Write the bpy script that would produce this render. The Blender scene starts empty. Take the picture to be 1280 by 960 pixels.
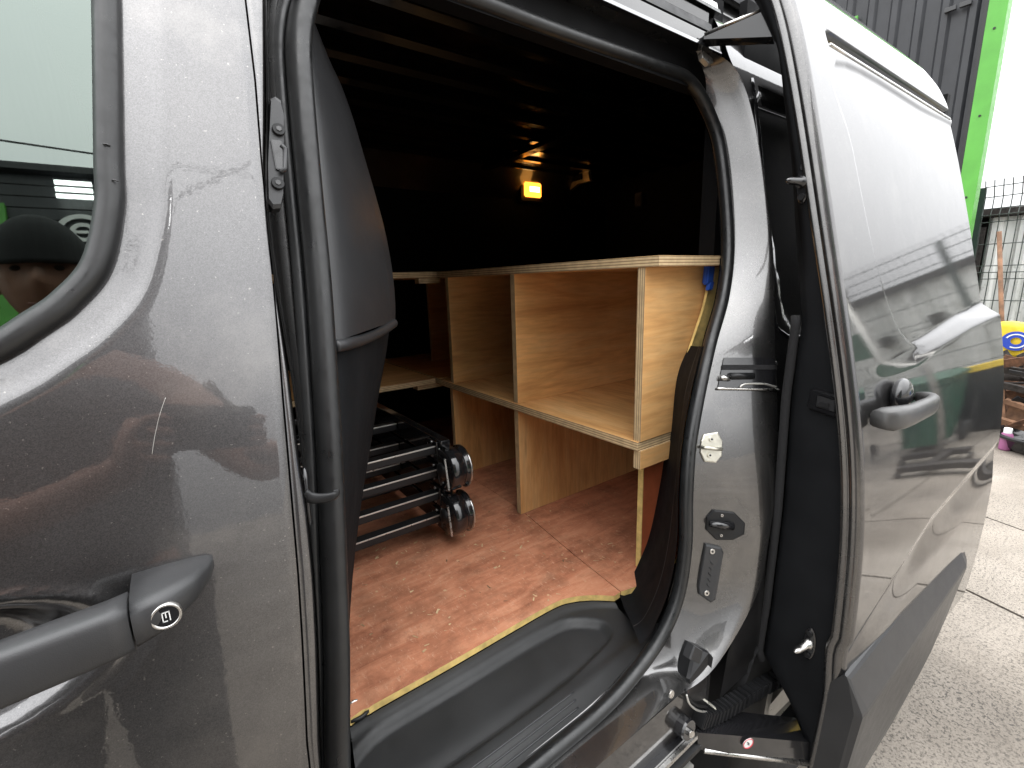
import bpy, bmesh, math, random
import numpy as np
from mathutils import Vector, Matrix
random.seed(7)
rng = np.random.default_rng(7)
C = bpy.context.scene.collection
scene = bpy.context.scene
R_ = math.radians

# ------------------------------------------------------------------ camera
H = 1.27                                    # lens height above the yard
AX = (Vector((0.80801792, -0.15089491, 0.5695066)),     # world X, Y, Z seen in lens axes (right, down, forward)
      Vector((-0.58834749, -0.15598044, 0.79342128)),
      Vector((-0.03089134, -0.97616639, -0.21481364)))
FPX = 585.0
cam_d = bpy.data.cameras.new('camera'); cam = bpy.data.objects.new('camera', cam_d); C.objects.link(cam)
cam_d.sensor_width = 36.0; cam_d.lens = 36.0 * FPX / 1280.0
cam_d.clip_start = 0.01; cam_d.clip_end = 2000
right = Vector([a[0] for a in AX]); down = Vector([a[1] for a in AX]); fwd = Vector([a[2] for a in AX])
m = Matrix.Identity(4)
for i in range(3):
    m[i][0] = right[i]; m[i][1] = -down[i]; m[i][2] = -fwd[i]
m.translation = (0, 0, H)
cam.matrix_world = m
scene.camera = cam

# ------------------------------------------------------------------ sky, sun, exposure
SUN_EL, SUN_AZ = 58.0, 215.0
w = bpy.data.worlds.new('World'); scene.world = w; w.use_nodes = True
nt = w.node_tree; nt.nodes.clear()
def wn(t): return nt.nodes.new(t)
out = wn('ShaderNodeOutputWorld'); bg = wn('ShaderNodeBackground'); bg.inputs[1].default_value = 0.1
sky = wn('ShaderNodeTexSky'); sky.sky_type = 'NISHITA'; sky.sun_disc = False
sky.sun_elevation = R_(SUN_EL); sky.sun_rotation = R_(SUN_AZ); sky.dust_density = 4.0
hs = wn('ShaderNodeHueSaturation'); hs.inputs['Saturation'].default_value = 0.25
nt.links.new(sky.outputs[0], hs.inputs['Color'])
tc = wn('ShaderNodeTexCoord'); nz = wn('ShaderNodeTexNoise'); nz.inputs['Scale'].default_value = 2.2
nz.inputs['Detail'].default_value = 5
nt.links.new(tc.outputs['Generated'], nz.inputs['Vector'])
cr = wn('ShaderNodeValToRGB'); cr.color_ramp.elements[0].position = 0.3; cr.color_ramp.elements[1].position = 0.72
cr.color_ramp.elements[0].color = (0.80, 0.815, 0.84, 1); cr.color_ramp.elements[1].color = (1, 1, 1, 1)
nt.links.new(nz.outputs['Fac'], cr.inputs['Fac'])
vm = wn('ShaderNodeVectorMath'); vm.operation = 'SCALE'
nt.links.new(cr.outputs[0], vm.inputs[0])
sx = wn('ShaderNodeSeparateXYZ'); nt.links.new(tc.outputs['Generated'], sx.inputs[0])      # overcast sky: three times brighter overhead than at the horizon
up = wn('ShaderNodeMath'); up.operation = 'MAXIMUM'; up.inputs[1].default_value = 0.0; nt.links.new(sx.outputs[2], up.inputs[0])
gr_ = wn('ShaderNodeMath'); gr_.operation = 'MULTIPLY_ADD'; gr_.inputs[1].default_value = 24.0; gr_.inputs[2].default_value = 4.6
nt.links.new(up.outputs[0], gr_.inputs[0]); nt.links.new(gr_.outputs[0], vm.inputs['Scale'])
mx = wn('ShaderNodeMixRGB'); mx.inputs[0].default_value = 0.9
nt.links.new(hs.outputs[0], mx.inputs[1]); nt.links.new(vm.outputs[0], mx.inputs[2])
nt.links.new(mx.outputs[0], bg.inputs[0]); nt.links.new(bg.outputs[0], out.inputs[0])
sd = bpy.data.lights.new('sun', 'SUN'); sd.energy = 0.9; sd.angle = R_(25); sd.color = (1, 0.96, 0.9)
so = bpy.data.objects.new('sun', sd); C.objects.link(so)
so.rotation_euler = (R_(90 - SUN_EL), 0, R_(180 - SUN_AZ + 180))
scene.view_settings.view_transform = 'Standard'; scene.view_settings.look = 'None'
scene.view_settings.exposure = 1.35; scene.view_settings.gamma = 1.0
scene.view_settings.use_curve_mapping = False

# ------------------------------------------------------------------ ray helpers: a picture point at a known depth gives a place
def ray(px, py):
    c = Vector((px - 640.0, py - 480.0, FPX)); return Vector((AX[0].dot(c), AX[1].dot(c), AX[2].dot(c)))
def P(px, py, X=None, Y=None, Z=None):
    r = ray(px, py)
    k = X / r.x if X is not None else (Y / r.y if Y is not None else (Z - H) / r.z)
    return r * k + Vector((0, 0, H))
ZT = np.array([-1.05, -.95, -.72, -.568, -.45, -.369, -.267, -.133, -.014, .105, .245, .374, .45, .52, .58]) + H
YT = np.array([.39, .372, .360, .361, .364, .370, .383, .410, .438, .466, .499, .533, .558, .60, .68])
_zz = np.linspace(ZT[0], ZT[-1], 600); _yy = np.interp(_zz, ZT, YT)
for _ in range(3):
    _yy = np.convolve(np.pad(_yy, 20, mode='reflect', reflect_type='odd'), np.ones(41) / 41, mode='valid')
def ysk(z):
    r = np.interp(z, _zz, _yy); return float(r) if np.ndim(r) == 0 else r
#           # the van's flank: distance at a height
def SK(px, py, off=0.0):
    Y = .4
    for _ in range(50):
        p = P(px, py, Y=Y); Y = .5 * Y + .5 * (ysk(p.z) + off)
    return p
def sm(a, b, x):
    t = np.clip((x - a) / (b - a), 0.0, 1.0); r = t * t * (3 - 2 * t); return float(r) if np.ndim(r) == 0 else r
def interp(x, xs, ys):
    r = np.interp(x, xs, ys); return float(r) if np.ndim(r) == 0 else r
def catmull(pts, n, closed=False):
    pts = [Vector(p) for p in pts]; N = len(pts); res = []
    segs = N if closed else N - 1
    for i in range(segs):
        if closed: p0, p1, p2, p3 = pts[(i - 1) % N], pts[i], pts[(i + 1) % N], pts[(i + 2) % N]
        else: p0, p1, p2, p3 = pts[max(i - 1, 0)], pts[i], pts[i + 1], pts[min(i + 2, N - 1)]
        for k in range(n):
            t = k / n
            res.append(0.5 * ((2 * p1) + (p2 - p0) * t + (2 * p0 - 5 * p1 + 4 * p2 - p3) * t * t + (3 * p1 - p0 - 3 * p2 + p3) * t ** 3))
    if not closed: res.append(pts[-1].copy())
    return res

# ------------------------------------------------------------------ materials
MATS = {}
class NG:
    def __init__(s, name):
        s.m = bpy.data.materials.new(name); s.m.use_nodes = True; s.t = s.m.node_tree; s.t.nodes.clear()
        s.o = s.n('ShaderNodeOutputMaterial'); s.p = s.n('ShaderNodeBsdfPrincipled'); s.l(s.p.outputs[0], s.o.inputs[0])
        s.c = s.n('ShaderNodeTexCoord'); MATS[name] = s.m
    def n(s, t): return s.t.nodes.new(t)
    def l(s, a, b): s.t.links.new(a, b)
    def set(s, **k):
        for a, v in k.items():
            s.p.inputs[a.replace('_', ' ')].default_value = v if not isinstance(v, tuple) else (*v, 1)
    def vec(s, scale=(1, 1, 1), rot=(0, 0, 0), src='Object'):
        mp = s.n('ShaderNodeMapping'); mp.inputs['Scale'].default_value = scale; mp.inputs['Rotation'].default_value = rot
        s.l(s.c.outputs[src], mp.inputs[0]); return mp.outputs[0]
    def noise(s, v, scale, detail=4, rough=.55, dist=0):
        q = s.n('ShaderNodeTexNoise'); q.inputs['Scale'].default_value = scale; q.inputs['Detail'].default_value = detail
        q.inputs['Roughness'].default_value = rough; q.inputs['Distortion'].default_value = dist
        s.l(v, q.inputs['Vector']); return q.outputs['Fac']
    def ramp(s, f, stops):
        q = s.n('ShaderNodeValToRGB'); e = q.color_ramp.elements
        while len(e) < len(stops): e.new(.5)
        for i, (p, c) in enumerate(stops):
            e[i].position = p; e[i].color = (*c, 1) if isinstance(c, tuple) else (c, c, c, 1)
        s.l(f, q.inputs[0]); return q.outputs[0]
    def mix(s, f, a, b, mode='MIX'):
        q = s.n('ShaderNodeMixRGB'); q.blend_type = mode
        for i, v in enumerate((f, a, b)):
            if hasattr(v, 'is_linked'): s.l(v, q.inputs[i])
            else: q.inputs[i].default_value = v if i == 0 else ((*v, 1) if isinstance(v, tuple) else (v, v, v, 1))
        return q.outputs[0]
    def bump(s, h, strength, dist=.001, to='Normal', prev=None):
        b = s.n('ShaderNodeBump'); b.inputs['Strength'].default_value = strength; b.inputs['Distance'].default_value = dist
        s.l(h, b.inputs['Height'])
        if prev is not None: s.l(prev, b.inputs['Normal'])
        s.l(b.outputs[0], s.p.inputs[to]); return b.outputs[0]
    def voro(s, v, scale, feature='F1', out='Distance'):
        q = s.n('ShaderNodeTexVoronoi'); q.inputs['Scale'].default_value = scale; q.feature = feature
        s.l(v, q.inputs['Vector']); return q.outputs[out]

def simple(name, col, rough=.5, metal=0., coat=0., var=.15, vs=6., bump=None, spec=.5, rvar=.08):
    g = NG(name); v = g.vec()
    f = g.noise(v, vs, 5)
    lo = tuple(c * (1 - var) for c in col); hi = tuple(min(1, c * (1 + var)) for c in col)
    g.l(g.ramp(f, [(.3, lo), (.7, hi)]), g.p.inputs['Base Color'])
    g.l(g.ramp(g.noise(v, vs * 3.1, 4), [(.3, max(0, rough - rvar)), (.7, min(1, rough + rvar))]), g.p.inputs['Roughness'])
    g.set(Metallic=metal, Coat_Weight=coat, Coat_Roughness=.05, Specular_IOR_Level=spec)
    if bump: g.bump(g.noise(v, bump[0], 3), bump[1], bump[2] if len(bump) > 2 else .0006)
    return g.m

def make_paint(name, base, metal=.92, rough=.31):
    g = NG(name); v = g.vec()
    fl = g.n('ShaderNodeTexVoronoi'); fl.inputs['Scale'].default_value = 1500; g.l(v, fl.inputs['Vector'])
    fr = g.ramp(fl.outputs['Color'], [(.15, .80), (.85, 1.22)])
    col = g.mix(1.0, base, fr, 'MULTIPLY')
    dirt = g.ramp(g.noise(v, 9, 6, .65), [(.52, 0.), (.78, .30)])
    sp = g.ramp(g.noise(v, 420, 2), [(.70, 0.), (.74, .5)])
    col = g.mix(dirt, col, (.30, .285, .265)); col = g.mix(sp, col, (.36, .345, .32))
    g.l(col, g.p.inputs['Base Color'])
    g.l(g.ramp(g.noise(v, 14, 5), [(.3, rough - .03), (.75, rough + .05)]), g.p.inputs['Roughness'])
    g.set(Metallic=metal, Coat_Weight=1.0, Coat_IOR=1.62, Specular_Tint=(.45, .45, .45))
    g.l(g.ramp(g.noise(v, 22, 5, .65), [(.45, .008), (.85, .06)]), g.p.inputs['Coat Roughness'])
    g.bump(g.noise(v, 260, 2), .05, .0004, to='Coat Normal')
    return g.m
make_paint('paint', (.098, .096, .097))
make_paint('paint_jamb', (.108, .106, .105), rough=.26)
simple('black_gloss', (.010, .010, .011), .16, coat=.5, var=.2, bump=(60, .05), rvar=.06)
simple('black_plastic', (.010, .0102, .011), .42, var=.25, vs=9, bump=(900, .35, .0005), rvar=.1, spec=.32)
simple('grey_plastic', (.021, .0215, .023), .40, var=.12, vs=12, bump=(1400, .35, .0004), rvar=.03)
simple('handle_dark', (.034, .0345, .036), .38, metal=.2, var=.1, vs=12, bump=(1400, .25, .0004), rvar=.03)
simple('handle_grey', (.085, .084, .083), .36, metal=.4, var=.1, vs=12, bump=(1400, .25, .0004), rvar=.03)
simple('rubber', (.010, .0105, .011), .38, var=.25, vs=25, bump=(180, .12, .0005), rvar=.12)
simple('dull_plastic', (.009, .0095, .0105), .7, var=.25, vs=9, bump=(900, .35, .0005), spec=.07)
simple('step_plastic', (.021, .0215, .022), .52, var=.2, vs=9, bump=(900, .4, .0005), rvar=.06, spec=.4)
simple('felt', (.008, .008, .009), .9, var=.3, vs=200, bump=(1800, .5, .001))
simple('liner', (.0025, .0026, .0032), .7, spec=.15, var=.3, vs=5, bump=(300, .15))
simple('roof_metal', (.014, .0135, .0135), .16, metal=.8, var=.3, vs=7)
simple('steel', (.55, .54, .52), .3, metal=1., var=.2, vs=60)
simple('zinc', (.62, .60, .52), .38, metal=.85, var=.15, vs=80, bump=(700, .2))
simple('alloy', (.50, .49, .46), .33, metal=.7, var=.15, vs=20)
simple('tyre', (.028, .027, .026), .8, var=.3, vs=15, bump=(300, .3))
simple('blue_plastic', (.02, .07, .33), .4, var=.1)
simple('bin_blue', (.05, .12, .36), .45, var=.2, vs=8)
simple('bin_green', (.03, .10, .06), .45, var=.25, vs=8)
simple('yellow', (.72, .50, .03), .5, var=.12, vs=12)
simple('white_paint', (.72, .73, .72), .5, var=.06)
simple('green_trim', (.085, .33, .042), .42, var=.10, vs=5)
simple('clad_black', (.020, .0215, .025), .42, var=.18, vs=3, bump=(40, .05))
simple('fence_wire', (.045, .055, .05), .5, metal=.3, var=.2)
simple('fence_post', (.028, .05, .042), .5, var=.2)
simple('rust', (.10, .045, .022), .8, var=.6, vs=30, bump=(90, .5, .003))
simple('scrap_dark', (.035, .03, .027), .65, metal=.3, var=.6, vs=30, bump=(70, .4, .003))
simple('old_wood', (.17, .09, .05), .8, var=.45, vs=20)
simple('stone', (.36, .31, .25), .85, var=.35, vs=7, bump=(30, .5, .01))
simple('skin', (.30, .145, .095), .5, var=.1, vs=30)
simple('cloth_black', (.065, .063, .064), .85, var=.25, vs=40, bump=(400, .4, .001))
simple('jeans', (.075, .08, .09), .85, var=.25, vs=40)
simple('pink', (.28, .09, .20), .5)
simple('red_print', (.55, .03, .05), .5)
simple('blue_print', (.02, .06, .40), .5)
simple('hair', (.012, .01, .009), .7)
simple('lip', (.20, .075, .055), .5)

def emit(name, col, s):
    g = NG(name); g.set(Base_Color=col, Emission_Color=col, Emission_Strength=s); return g.m
emit('lamp_lens', (1.0, .33, .03), 1.5)
emit('bulb_hot', (1.0, .72, .28), 4.0)
emit('tube_light', (1, 1, 1), 6.0)

g = NG('glass'); g.t.nodes.remove(g.p)              # tinted side glass
fr = g.n('ShaderNodeFresnel'); fr.inputs[0].default_value = 1.75
ad = g.n('ShaderNodeMath'); ad.operation = 'MULTIPLY_ADD'; ad.inputs[1].default_value = .9; ad.inputs[2].default_value = .055; ad.use_clamp = True
g.l(fr.outputs[0], ad.inputs[0])
tr = g.n('ShaderNodeBsdfTransparent'); tr.inputs[0].default_value = (.25, .31, .28, 1)
gl = g.n('ShaderNodeBsdfGlossy'); gl.inputs[0].default_value = (.86, 1, .92, 1); gl.inputs['Roughness'].default_value = .012
ms = g.n('ShaderNodeMixShader'); g.l(ad.outputs[0], ms.inputs[0]); g.l(tr.outputs[0], ms.inputs[1]); g.l(gl.outputs[0], ms.inputs[2])
g.l(ms.outputs[0], g.o.inputs[0])

def ply(name, scale, c0, c1, c2, stain=.0):
    g = NG(name)
    v = g.vec(scale)
    f = g.noise(v, 1.0, 7, .62, .8); f2 = g.noise(v, 6.0, 3, .5, .3)
    col = g.ramp(f, [(.25, c0), (.5, c1), (.78, c2)])
    col = g.mix(.35, col, g.ramp(f2, [(.35, .62), (.65, 1.0)]), 'MULTIPLY')
    big = g.ramp(g.noise(g.vec(), 3.0, 4), [(.35, .78), (.7, 1.05)])
    col = g.mix(1, col, big, 'MULTIPLY')
    kn = g.ramp(g.voro(g.vec(tuple(s * .5 for s in scale)), 1.6), [(.03, .55), (.10, 1.)])
    col = g.mix(.5, col, kn, 'MULTIPLY')
    g.l(col, g.p.inputs['Base Color']); g.set(Roughness=.58, Specular_IOR_Level=.35)
    g.bump(g.noise(v, 9, 4), .25, .0008)
    return g.m
PC = ((.60, .29, .10), (.79, .435, .165), (.88, .56, .26))
ply('ply_x', (3, 26, 26), *PC)          # grain along X
ply('ply_z', (26, 26, 3), *PC)          # grain upright
ply('ply_y', (26, 3, 26), *PC)
for ax in 'xyz':                         # cut edges: seven plies across the thickness
    g = NG('edge_' + ax); s = g.n('ShaderNodeSeparateXYZ'); g.l(g.c.outputs['Generated'], s.inputs[0])
    ma = g.n('ShaderNodeMath'); ma.operation = 'MULTIPLY'; ma.inputs[1].default_value = 22.0; g.l(s.outputs['xyz'.index(ax)], ma.inputs[0])
    si = g.n('ShaderNodeMath'); si.operation = 'SINE'; g.l(ma.outputs[0], si.inputs[0])
    col = g.ramp(si.outputs[0], [(.0, (.62, .47, .27)), (.45, (.52, .36, .19)), (.9, (.24, .15, .08))])
    col = g.mix(.5, col, g.ramp(g.noise(g.vec((60, 60, 60)), 1, 4), [(.35, .55), (.62, 1.)]), 'MULTIPLY')
    g.l(col, g.p.inputs['Base Color']); g.set(Roughness=.7)

g = NG('ply_floor'); v = g.vec((9, 40, 9))
col = g.ramp(g.noise(v, 1, 7, .65, .6), [(.25, (.36, .132, .072)), (.5, (.54, .225, .125)), (.75, (.64, .32, .19))])
bl = g.ramp(g.noise(g.vec(), 8, 8, .72, .1), [(.34, .50), (.54, 1.0)]); col = g.mix(.85, col, bl, 'MULTIPLY')
bl2 = g.ramp(g.noise(g.vec((1, 1.3, 1)), 5.2, 8, .68, .25), [(.57, 0.), (.66, .6)]); col = g.mix(bl2, col, (.16, .042, .024))
sc = g.ramp(g.noise(g.vec((95, 30, 10)), 2.2, 6, .8), [(.57, 0.), (.68, .75)]); col = g.mix(sc, col, (.66, .42, .28))
sp = g.ramp(g.voro(g.vec(), 34), [(.06, .9), (.13, 0.)]); spm = g.ramp(g.noise(g.vec(), 11, 3), [(.5, 0.), (.6, 1.)])
col = g.mix(g.mix(1, sp, spm, 'MULTIPLY'), col, (.62, .42, .24))
g.l(col, g.p.inputs['Base Color']); g.set(Roughness=.55, Specular_IOR_Level=.4); g.bump(g.noise(v, 8, 4), .2, .0008)
simple('red_ply', (.36, .09, .035), .55, var=.35, vs=12)
simple('ply_edge_light', (.62, .45, .16), .7, var=.25, vs=60)

g = NG('concrete'); v = g.vec()
col = g.ramp(g.noise(v, 1.3, 8, .62, .4), [(.3, (.18, .155, .128)), (.55, (.285, .25, .21)), (.75, (.36, .32, .275))])
col = g.mix(.8, col, g.ramp(g.noise(v, .45, 4), [(.35, .72), (.65, 1.05)]), 'MULTIPLY')
pit = g.ramp(g.noise(v, 110, 5, .7), [(.37, .22), (.49, 1.)])
pm = g.ramp(g.noise(v, 2.0, 3), [(.35, .35), (.6, 1.)]); col = g.mix(pm, col, g.mix(1, col, pit, 'MULTIPLY'))
damp = g.ramp(g.noise(g.vec((1, 1.4, 1)), .9, 6, .62, .8), [(.48, 0.), (.64, .55)]); col = g.mix(damp, col, g.mix(1, col, (.52, .49, .46), 'MULTIPLY'))
col = g.mix(.5, col, g.ramp(g.noise(v, 220, 3), [(.3, .6), (.65, 1.05)]), 'MULTIPLY')
g.l(col, g.p.inputs['Base Color'])
g.l(g.ramp(g.noise(v, 1.1, 5), [(.35, .42), (.65, .75)]), g.p.inputs['Roughness'])
g.bump(g.mix(.5, pit, g.noise(v, 160, 5)), .55, .004)

g = NG('shed_white'); v = g.vec()
col = g.ramp(g.noise(g.vec((6, 6, .9)), 1, 7, .7), [(.3, (.36, .37, .34)), (.5, (.68, .69, .66)), (.7, (.80, .81, .78))])
col = g.mix(g.ramp(g.noise(v, 5, 6, .7), [(.58, 0.), (.68, .6)]), col, (.20, .21, .17))
g.l(col, g.p.inputs['Base Color']); g.set(Roughness=.7)

# ------------------------------------------------------------------ mesh helpers
def link(name, me, mat, parent=None, smooth=False):
    o = bpy.data.objects.new(name, me); C.objects.link(o)
    if mat is not None:
        for mm in (mat if isinstance(mat, (list, tuple)) else [mat]): me.materials.append(MATS[mm])
    if smooth: me.shade_smooth()
    if parent is not None: adopt(o, parent)
    return o
def adopt(o, parent):
    o.parent = parent
    q = Matrix.Identity(4); r = parent
    while r is not None:
        q = r.matrix_basis @ q if r.parent is None else r.matrix_parent_inverse @ r.matrix_basis @ q
        r = r.parent
    o.matrix_parent_inverse = q.inverted()
def mesh(name, verts, faces, mat, parent=None, smooth=True):
    me = bpy.data.meshes.new(name); me.from_pydata([tuple(v) for v in verts], [], faces); me.update()
    return link(name, me, mat, parent, smooth)
def thing(name, label, cat, loc=(0, 0, 0), group=None):
    o = bpy.data.objects.new(name, None); o.empty_display_size = .1; C.objects.link(o); o.location = loc
    o['label'] = label; o['category'] = cat
    if group: o['group'] = group
    return o
def tag(o, label, cat, group=None):
    o['label'] = label; o['category'] = cat
    if group: o['group'] = group
    return o
def bbox_mesh(name, a, b, bevel=0.):
    bm = bmesh.new(); bmesh.ops.create_cube(bm, size=1)
    a = Vector(a); b = Vector(b); c = (a + b) / 2; d = b - a
    for v in bm.verts: v.co = Vector((v.co.x * d.x, v.co.y * d.y, v.co.z * d.z)) + c
    if bevel: bmesh.ops.bevel(bm, geom=list(bm.edges), offset=bevel, segments=2, affect='EDGES', profile=.6)
    me = bpy.data.meshes.new(name); bm.to_mesh(me); bm.free(); return me
def box(name, a, b, mat, parent=None, bevel=0.002, smooth=False):
    return link(name, bbox_mesh(name, a, b, bevel), mat, parent, smooth)
def obox(name, c, u, v, w_, mat, parent=None, bevel=.001):
    """box with centre c and half-axes u, v, w_"""
    bm = bmesh.new(); bmesh.ops.create_cube(bm, size=2)
    if bevel:
        L = (u.length, v.length, w_.length)
        for q in bm.verts: q.co = Vector((q.co.x * L[0], q.co.y * L[1], q.co.z * L[2]))
        bmesh.ops.bevel(bm, geom=list(bm.edges), offset=bevel, segments=2, affect='EDGES')
        U, V, W = u.normalized(), v.normalized(), w_.normalized()
    else: U, V, W = u, v, w_
    for q in bm.verts: q.co = c + U * q.co.x + V * q.co.y + W * q.co.z
    bmesh.ops.recalc_face_normals(bm, faces=bm.faces)
    me = bpy.data.meshes.new(name); bm.to_mesh(me); bm.free(); return link(name, me, mat, parent)
def loft(name, rings, mat, parent=None, closed=True, smooth=True, caps=False, flip=False):
    n = len(rings[0]); V = [v for r in rings for v in r]; Fa = []
    for i in range(len(rings) - 1):
        for j in range(n if closed else n - 1):
            k = (j + 1) % n; f = (i * n + j, i * n + k, (i + 1) * n + k, (i + 1) * n + j)
            Fa.append(f[::-1] if flip else f)
    if caps: Fa.append(tuple(range(n))[::-1]); Fa.append(tuple((len(rings) - 1) * n + j for j in range(n)))
    o = mesh(name, V, Fa, mat, parent, smooth)
    if caps:
        bm = bmesh.new(); bm.from_mesh(o.data); bmesh.ops.recalc_face_normals(bm, faces=bm.faces); bm.to_mesh(o.data); bm.free()
    return o
def tube_geo(pts, r, n=10, closed=False, sq=1.0, up=None):
    pts = [Vector(p) for p in pts]; N = len(pts); rings = []
    prev = Vector(up) if up else None
    for i, p in enumerate(pts):
        a = pts[(i - 1) % N] if (closed or i > 0) else p; b = pts[(i + 1) % N] if (closed or i < N - 1) else p
        t = (b - a).normalized()
        if prev is None: prev = Vector((0, 0, 1)) if abs(t.z) < .9 else Vector((1, 0, 0))
        if up: prev = Vector(up)
        u = (prev - t * prev.dot(t)).normalized(); v = t.cross(u); prev = u
        rr = r[i] if isinstance(r, (list, tuple)) else r
        rings.append([p + u * math.cos(2 * math.pi * k / n) * rr + v * math.sin(2 * math.pi * k / n) * rr * sq for k in range(n)])
    if closed: rings.append(rings[0])
    return rings
def tube(name, pts, r, mat, parent=None, n=10, closed=False, sq=1.0, up=None):
    return loft(name, tube_geo(pts, r, n, closed, sq, up), mat, parent, caps=not closed)
def multi(name, parts, mat, parent=None, smooth=False):
    """several closed shapes that belong to one part; each is (verts, faces)"""
    V, Fa = [], []
    for v, f in parts:
        b = len(V); V += list(v); Fa += [tuple(i + b for i in q) for q in f]
    return mesh(name, V, Fa, mat, parent, smooth)
def boxg(a, b):
    x0, y0, z0 = a; x1, y1, z1 = b
    return ([(x0, y0, z0), (x1, y0, z0), (x1, y1, z0), (x0, y1, z0), (x0, y0, z1), (x1, y0, z1), (x1, y1, z1), (x0, y1, z1)],
            [(0, 3, 2, 1), (4, 5, 6, 7), (0, 1, 5, 4), (1, 2, 6, 5), (2, 3, 7, 6), (3, 0, 4, 7)])
def tubeg(pts, r, n=6):
    rings = tube_geo(pts, r, n); V = [v for q in rings for v in q]; Fa = []
    for i in range(len(rings) - 1):
        for j in range(n):
            k = (j + 1) % n; Fa.append((i * n + j, i * n + k, (i + 1) * n + k, (i + 1) * n + j))
    Fa.append(tuple(range(n))[::-1]); Fa.append(tuple((len(rings) - 1) * n + j for j in range(n)))
    return V, Fa
def disc(name, c, axis, r, h, mat, parent=None, n=28, bevel=.15):
    """a bevelled disc from c along axis"""
    a = Vector(axis).normalized(); t = Vector((0, 0, 1)) if abs(a.z) < .9 else Vector((1, 0, 0))
    u = (t - a * t.dot(a)).normalized(); v = a.cross(u); c = Vector(c)
    prof = [(r, 0), (r, h * (1 - bevel)), (r * (1 - .06), h)]
    rings = [[c + a * hh + (u * math.cos(2 * math.pi * k / n) + v * math.sin(2 * math.pi * k / n)) * rr for k in range(n)] for rr, hh in prof]
    return loft(name, rings, mat, parent, caps=True, smooth=False)
def lathe(name, c, axis, prof, mat, parent=None, n=40, smooth=True, caps=False):
    a = Vector(axis).normalized(); t = Vector((0, 0, 1)) if abs(a.z) < .9 else Vector((1, 0, 0))
    u = (t - a * t.dot(a)).normalized(); v = a.cross(u); c = Vector(c)
    rings = [[c + a * hh + (u * math.cos(2 * math.pi * k / n) + v * math.sin(2 * math.pi * k / n)) * rr for k in range(n)] for rr, hh in prof]
    return loft(name, rings, mat, parent, smooth=smooth, caps=caps)
def field(name, x0, x1, z0, z1, nu, nv, yf, mat, parent, keep=None, flip=False):
    """a pressed panel: height field over (x, z); x0 and x1 may depend on z"""
    zz = np.linspace(z0, z1, nv + 1)
    a = np.array([x0(float(z)) if callable(x0) else x0 for z in zz]); b = np.array([x1(float(z)) if callable(x1) else x1 for z in zz])
    u = np.linspace(0, 1, nu + 1); Xg = (a[:, None] + (b - a)[:, None] * u[None, :]).ravel(); Zg = np.repeat(zz, nu + 1)
    Yg = np.broadcast_to(yf(Xg, Zg), Xg.shape); V = np.stack([Xg, Yg, Zg], 1).tolist()
    ok = np.ones(len(Xg), bool) if keep is None else np.broadcast_to(keep(Xg, Zg), Xg.shape)
    W = nu + 1; Fa = []
    for j in range(nv):
        for i in range(nu):
            q = (j * W + i, j * W + i + 1, (j + 1) * W + i + 1, (j + 1) * W + i)
            if ok[q[0]] and ok[q[1]] and ok[q[2]] and ok[q[3]]: Fa.append(q[::-1] if flip else q)
    return mesh(name, V, Fa, mat, parent)
def sdist(x, y, poly):
    x = np.asarray(x, float); y = np.asarray(y, float); best = np.full(x.shape, 1e9); ins = np.zeros(x.shape, bool)
    for (ax, ay), (bx, by) in zip(poly, poly[1:] + poly[:1]):
        dx, dy = bx - ax, by - ay; t = np.clip(((x - ax) * dx + (y - ay) * dy) / max(dx * dx + dy * dy, 1e-12), 0, 1)
        best = np.minimum(best, (x - ax - t * dx) ** 2 + (y - ay - t * dy) ** 2)
        if ay != by: ins ^= ((ay > y) != (by > y)) & (x < (bx - ax) * (y - ay) / (by - ay) + ax)
    d = np.sqrt(best); r = np.where(ins, -d, d); return float(r) if r.ndim == 0 else r
def in_poly(x, y, poly): return sdist(x, y, poly) < 0
def copy_at(o, parent, off, name=None):
    c = o.copy(); C.objects.link(c); c.parent = parent; c.matrix_parent_inverse = o.matrix_parent_inverse.copy()
    c.location = Vector(o.location) + Vector(off); return c

# ================================================================== THE SETTING
gr = NG  # (ground slabs are separate sheets over the yard)
yard = mesh('ground', [(-60, -60, -.012), (120, -60, -.012), (120, 60, -.012), (-60, 60, -.012)], [(0, 1, 2, 3)], 'scrap_dark', None, False)
yard['kind'] = 'structure'
pave = thing('concrete_pavement', '', ''); del pave['label']; del pave['category']; pave['kind'] = 'structure'
xs = [-60, -6.0, -3.2, -.4, 2.40, 3.21, 6.0, 8.8, 40]
ys = [-60, -9, -6.2, -3.4, -.6, 2.2, 5.0, 60]
def slab(x0, x1, y0, y1, skew):
    gp = .006; me_v = []
    n = 1
    top = [(x0 + gp, y0 + gp), (x1 - gp, y0 + gp), (x1 - gp, y1 - gp), (x0 + gp, y1 - gp)]
    sk = lambda p: (p[0] + (p[1] - .2) * skew, p[1])
    dz = random.uniform(-.002, .002)
    tv = [(*sk(p), dz) for p in top]; bv = [(*sk(p), -.02) for p in top]
    return mesh('slab', tv + bv, [(0, 1, 2, 3)] + [(i, 4 + i, 4 + (i + 1) % 4, (i + 1) % 4) for i in range(4)], 'concrete', pave, False)
for i in range(len(xs) - 1):
    for j in range(len(ys) - 1): slab(xs[i], xs[i + 1], ys[j], ys[j + 1], .55 if i in (3, 4, 5) and False else 0.3)

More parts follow.
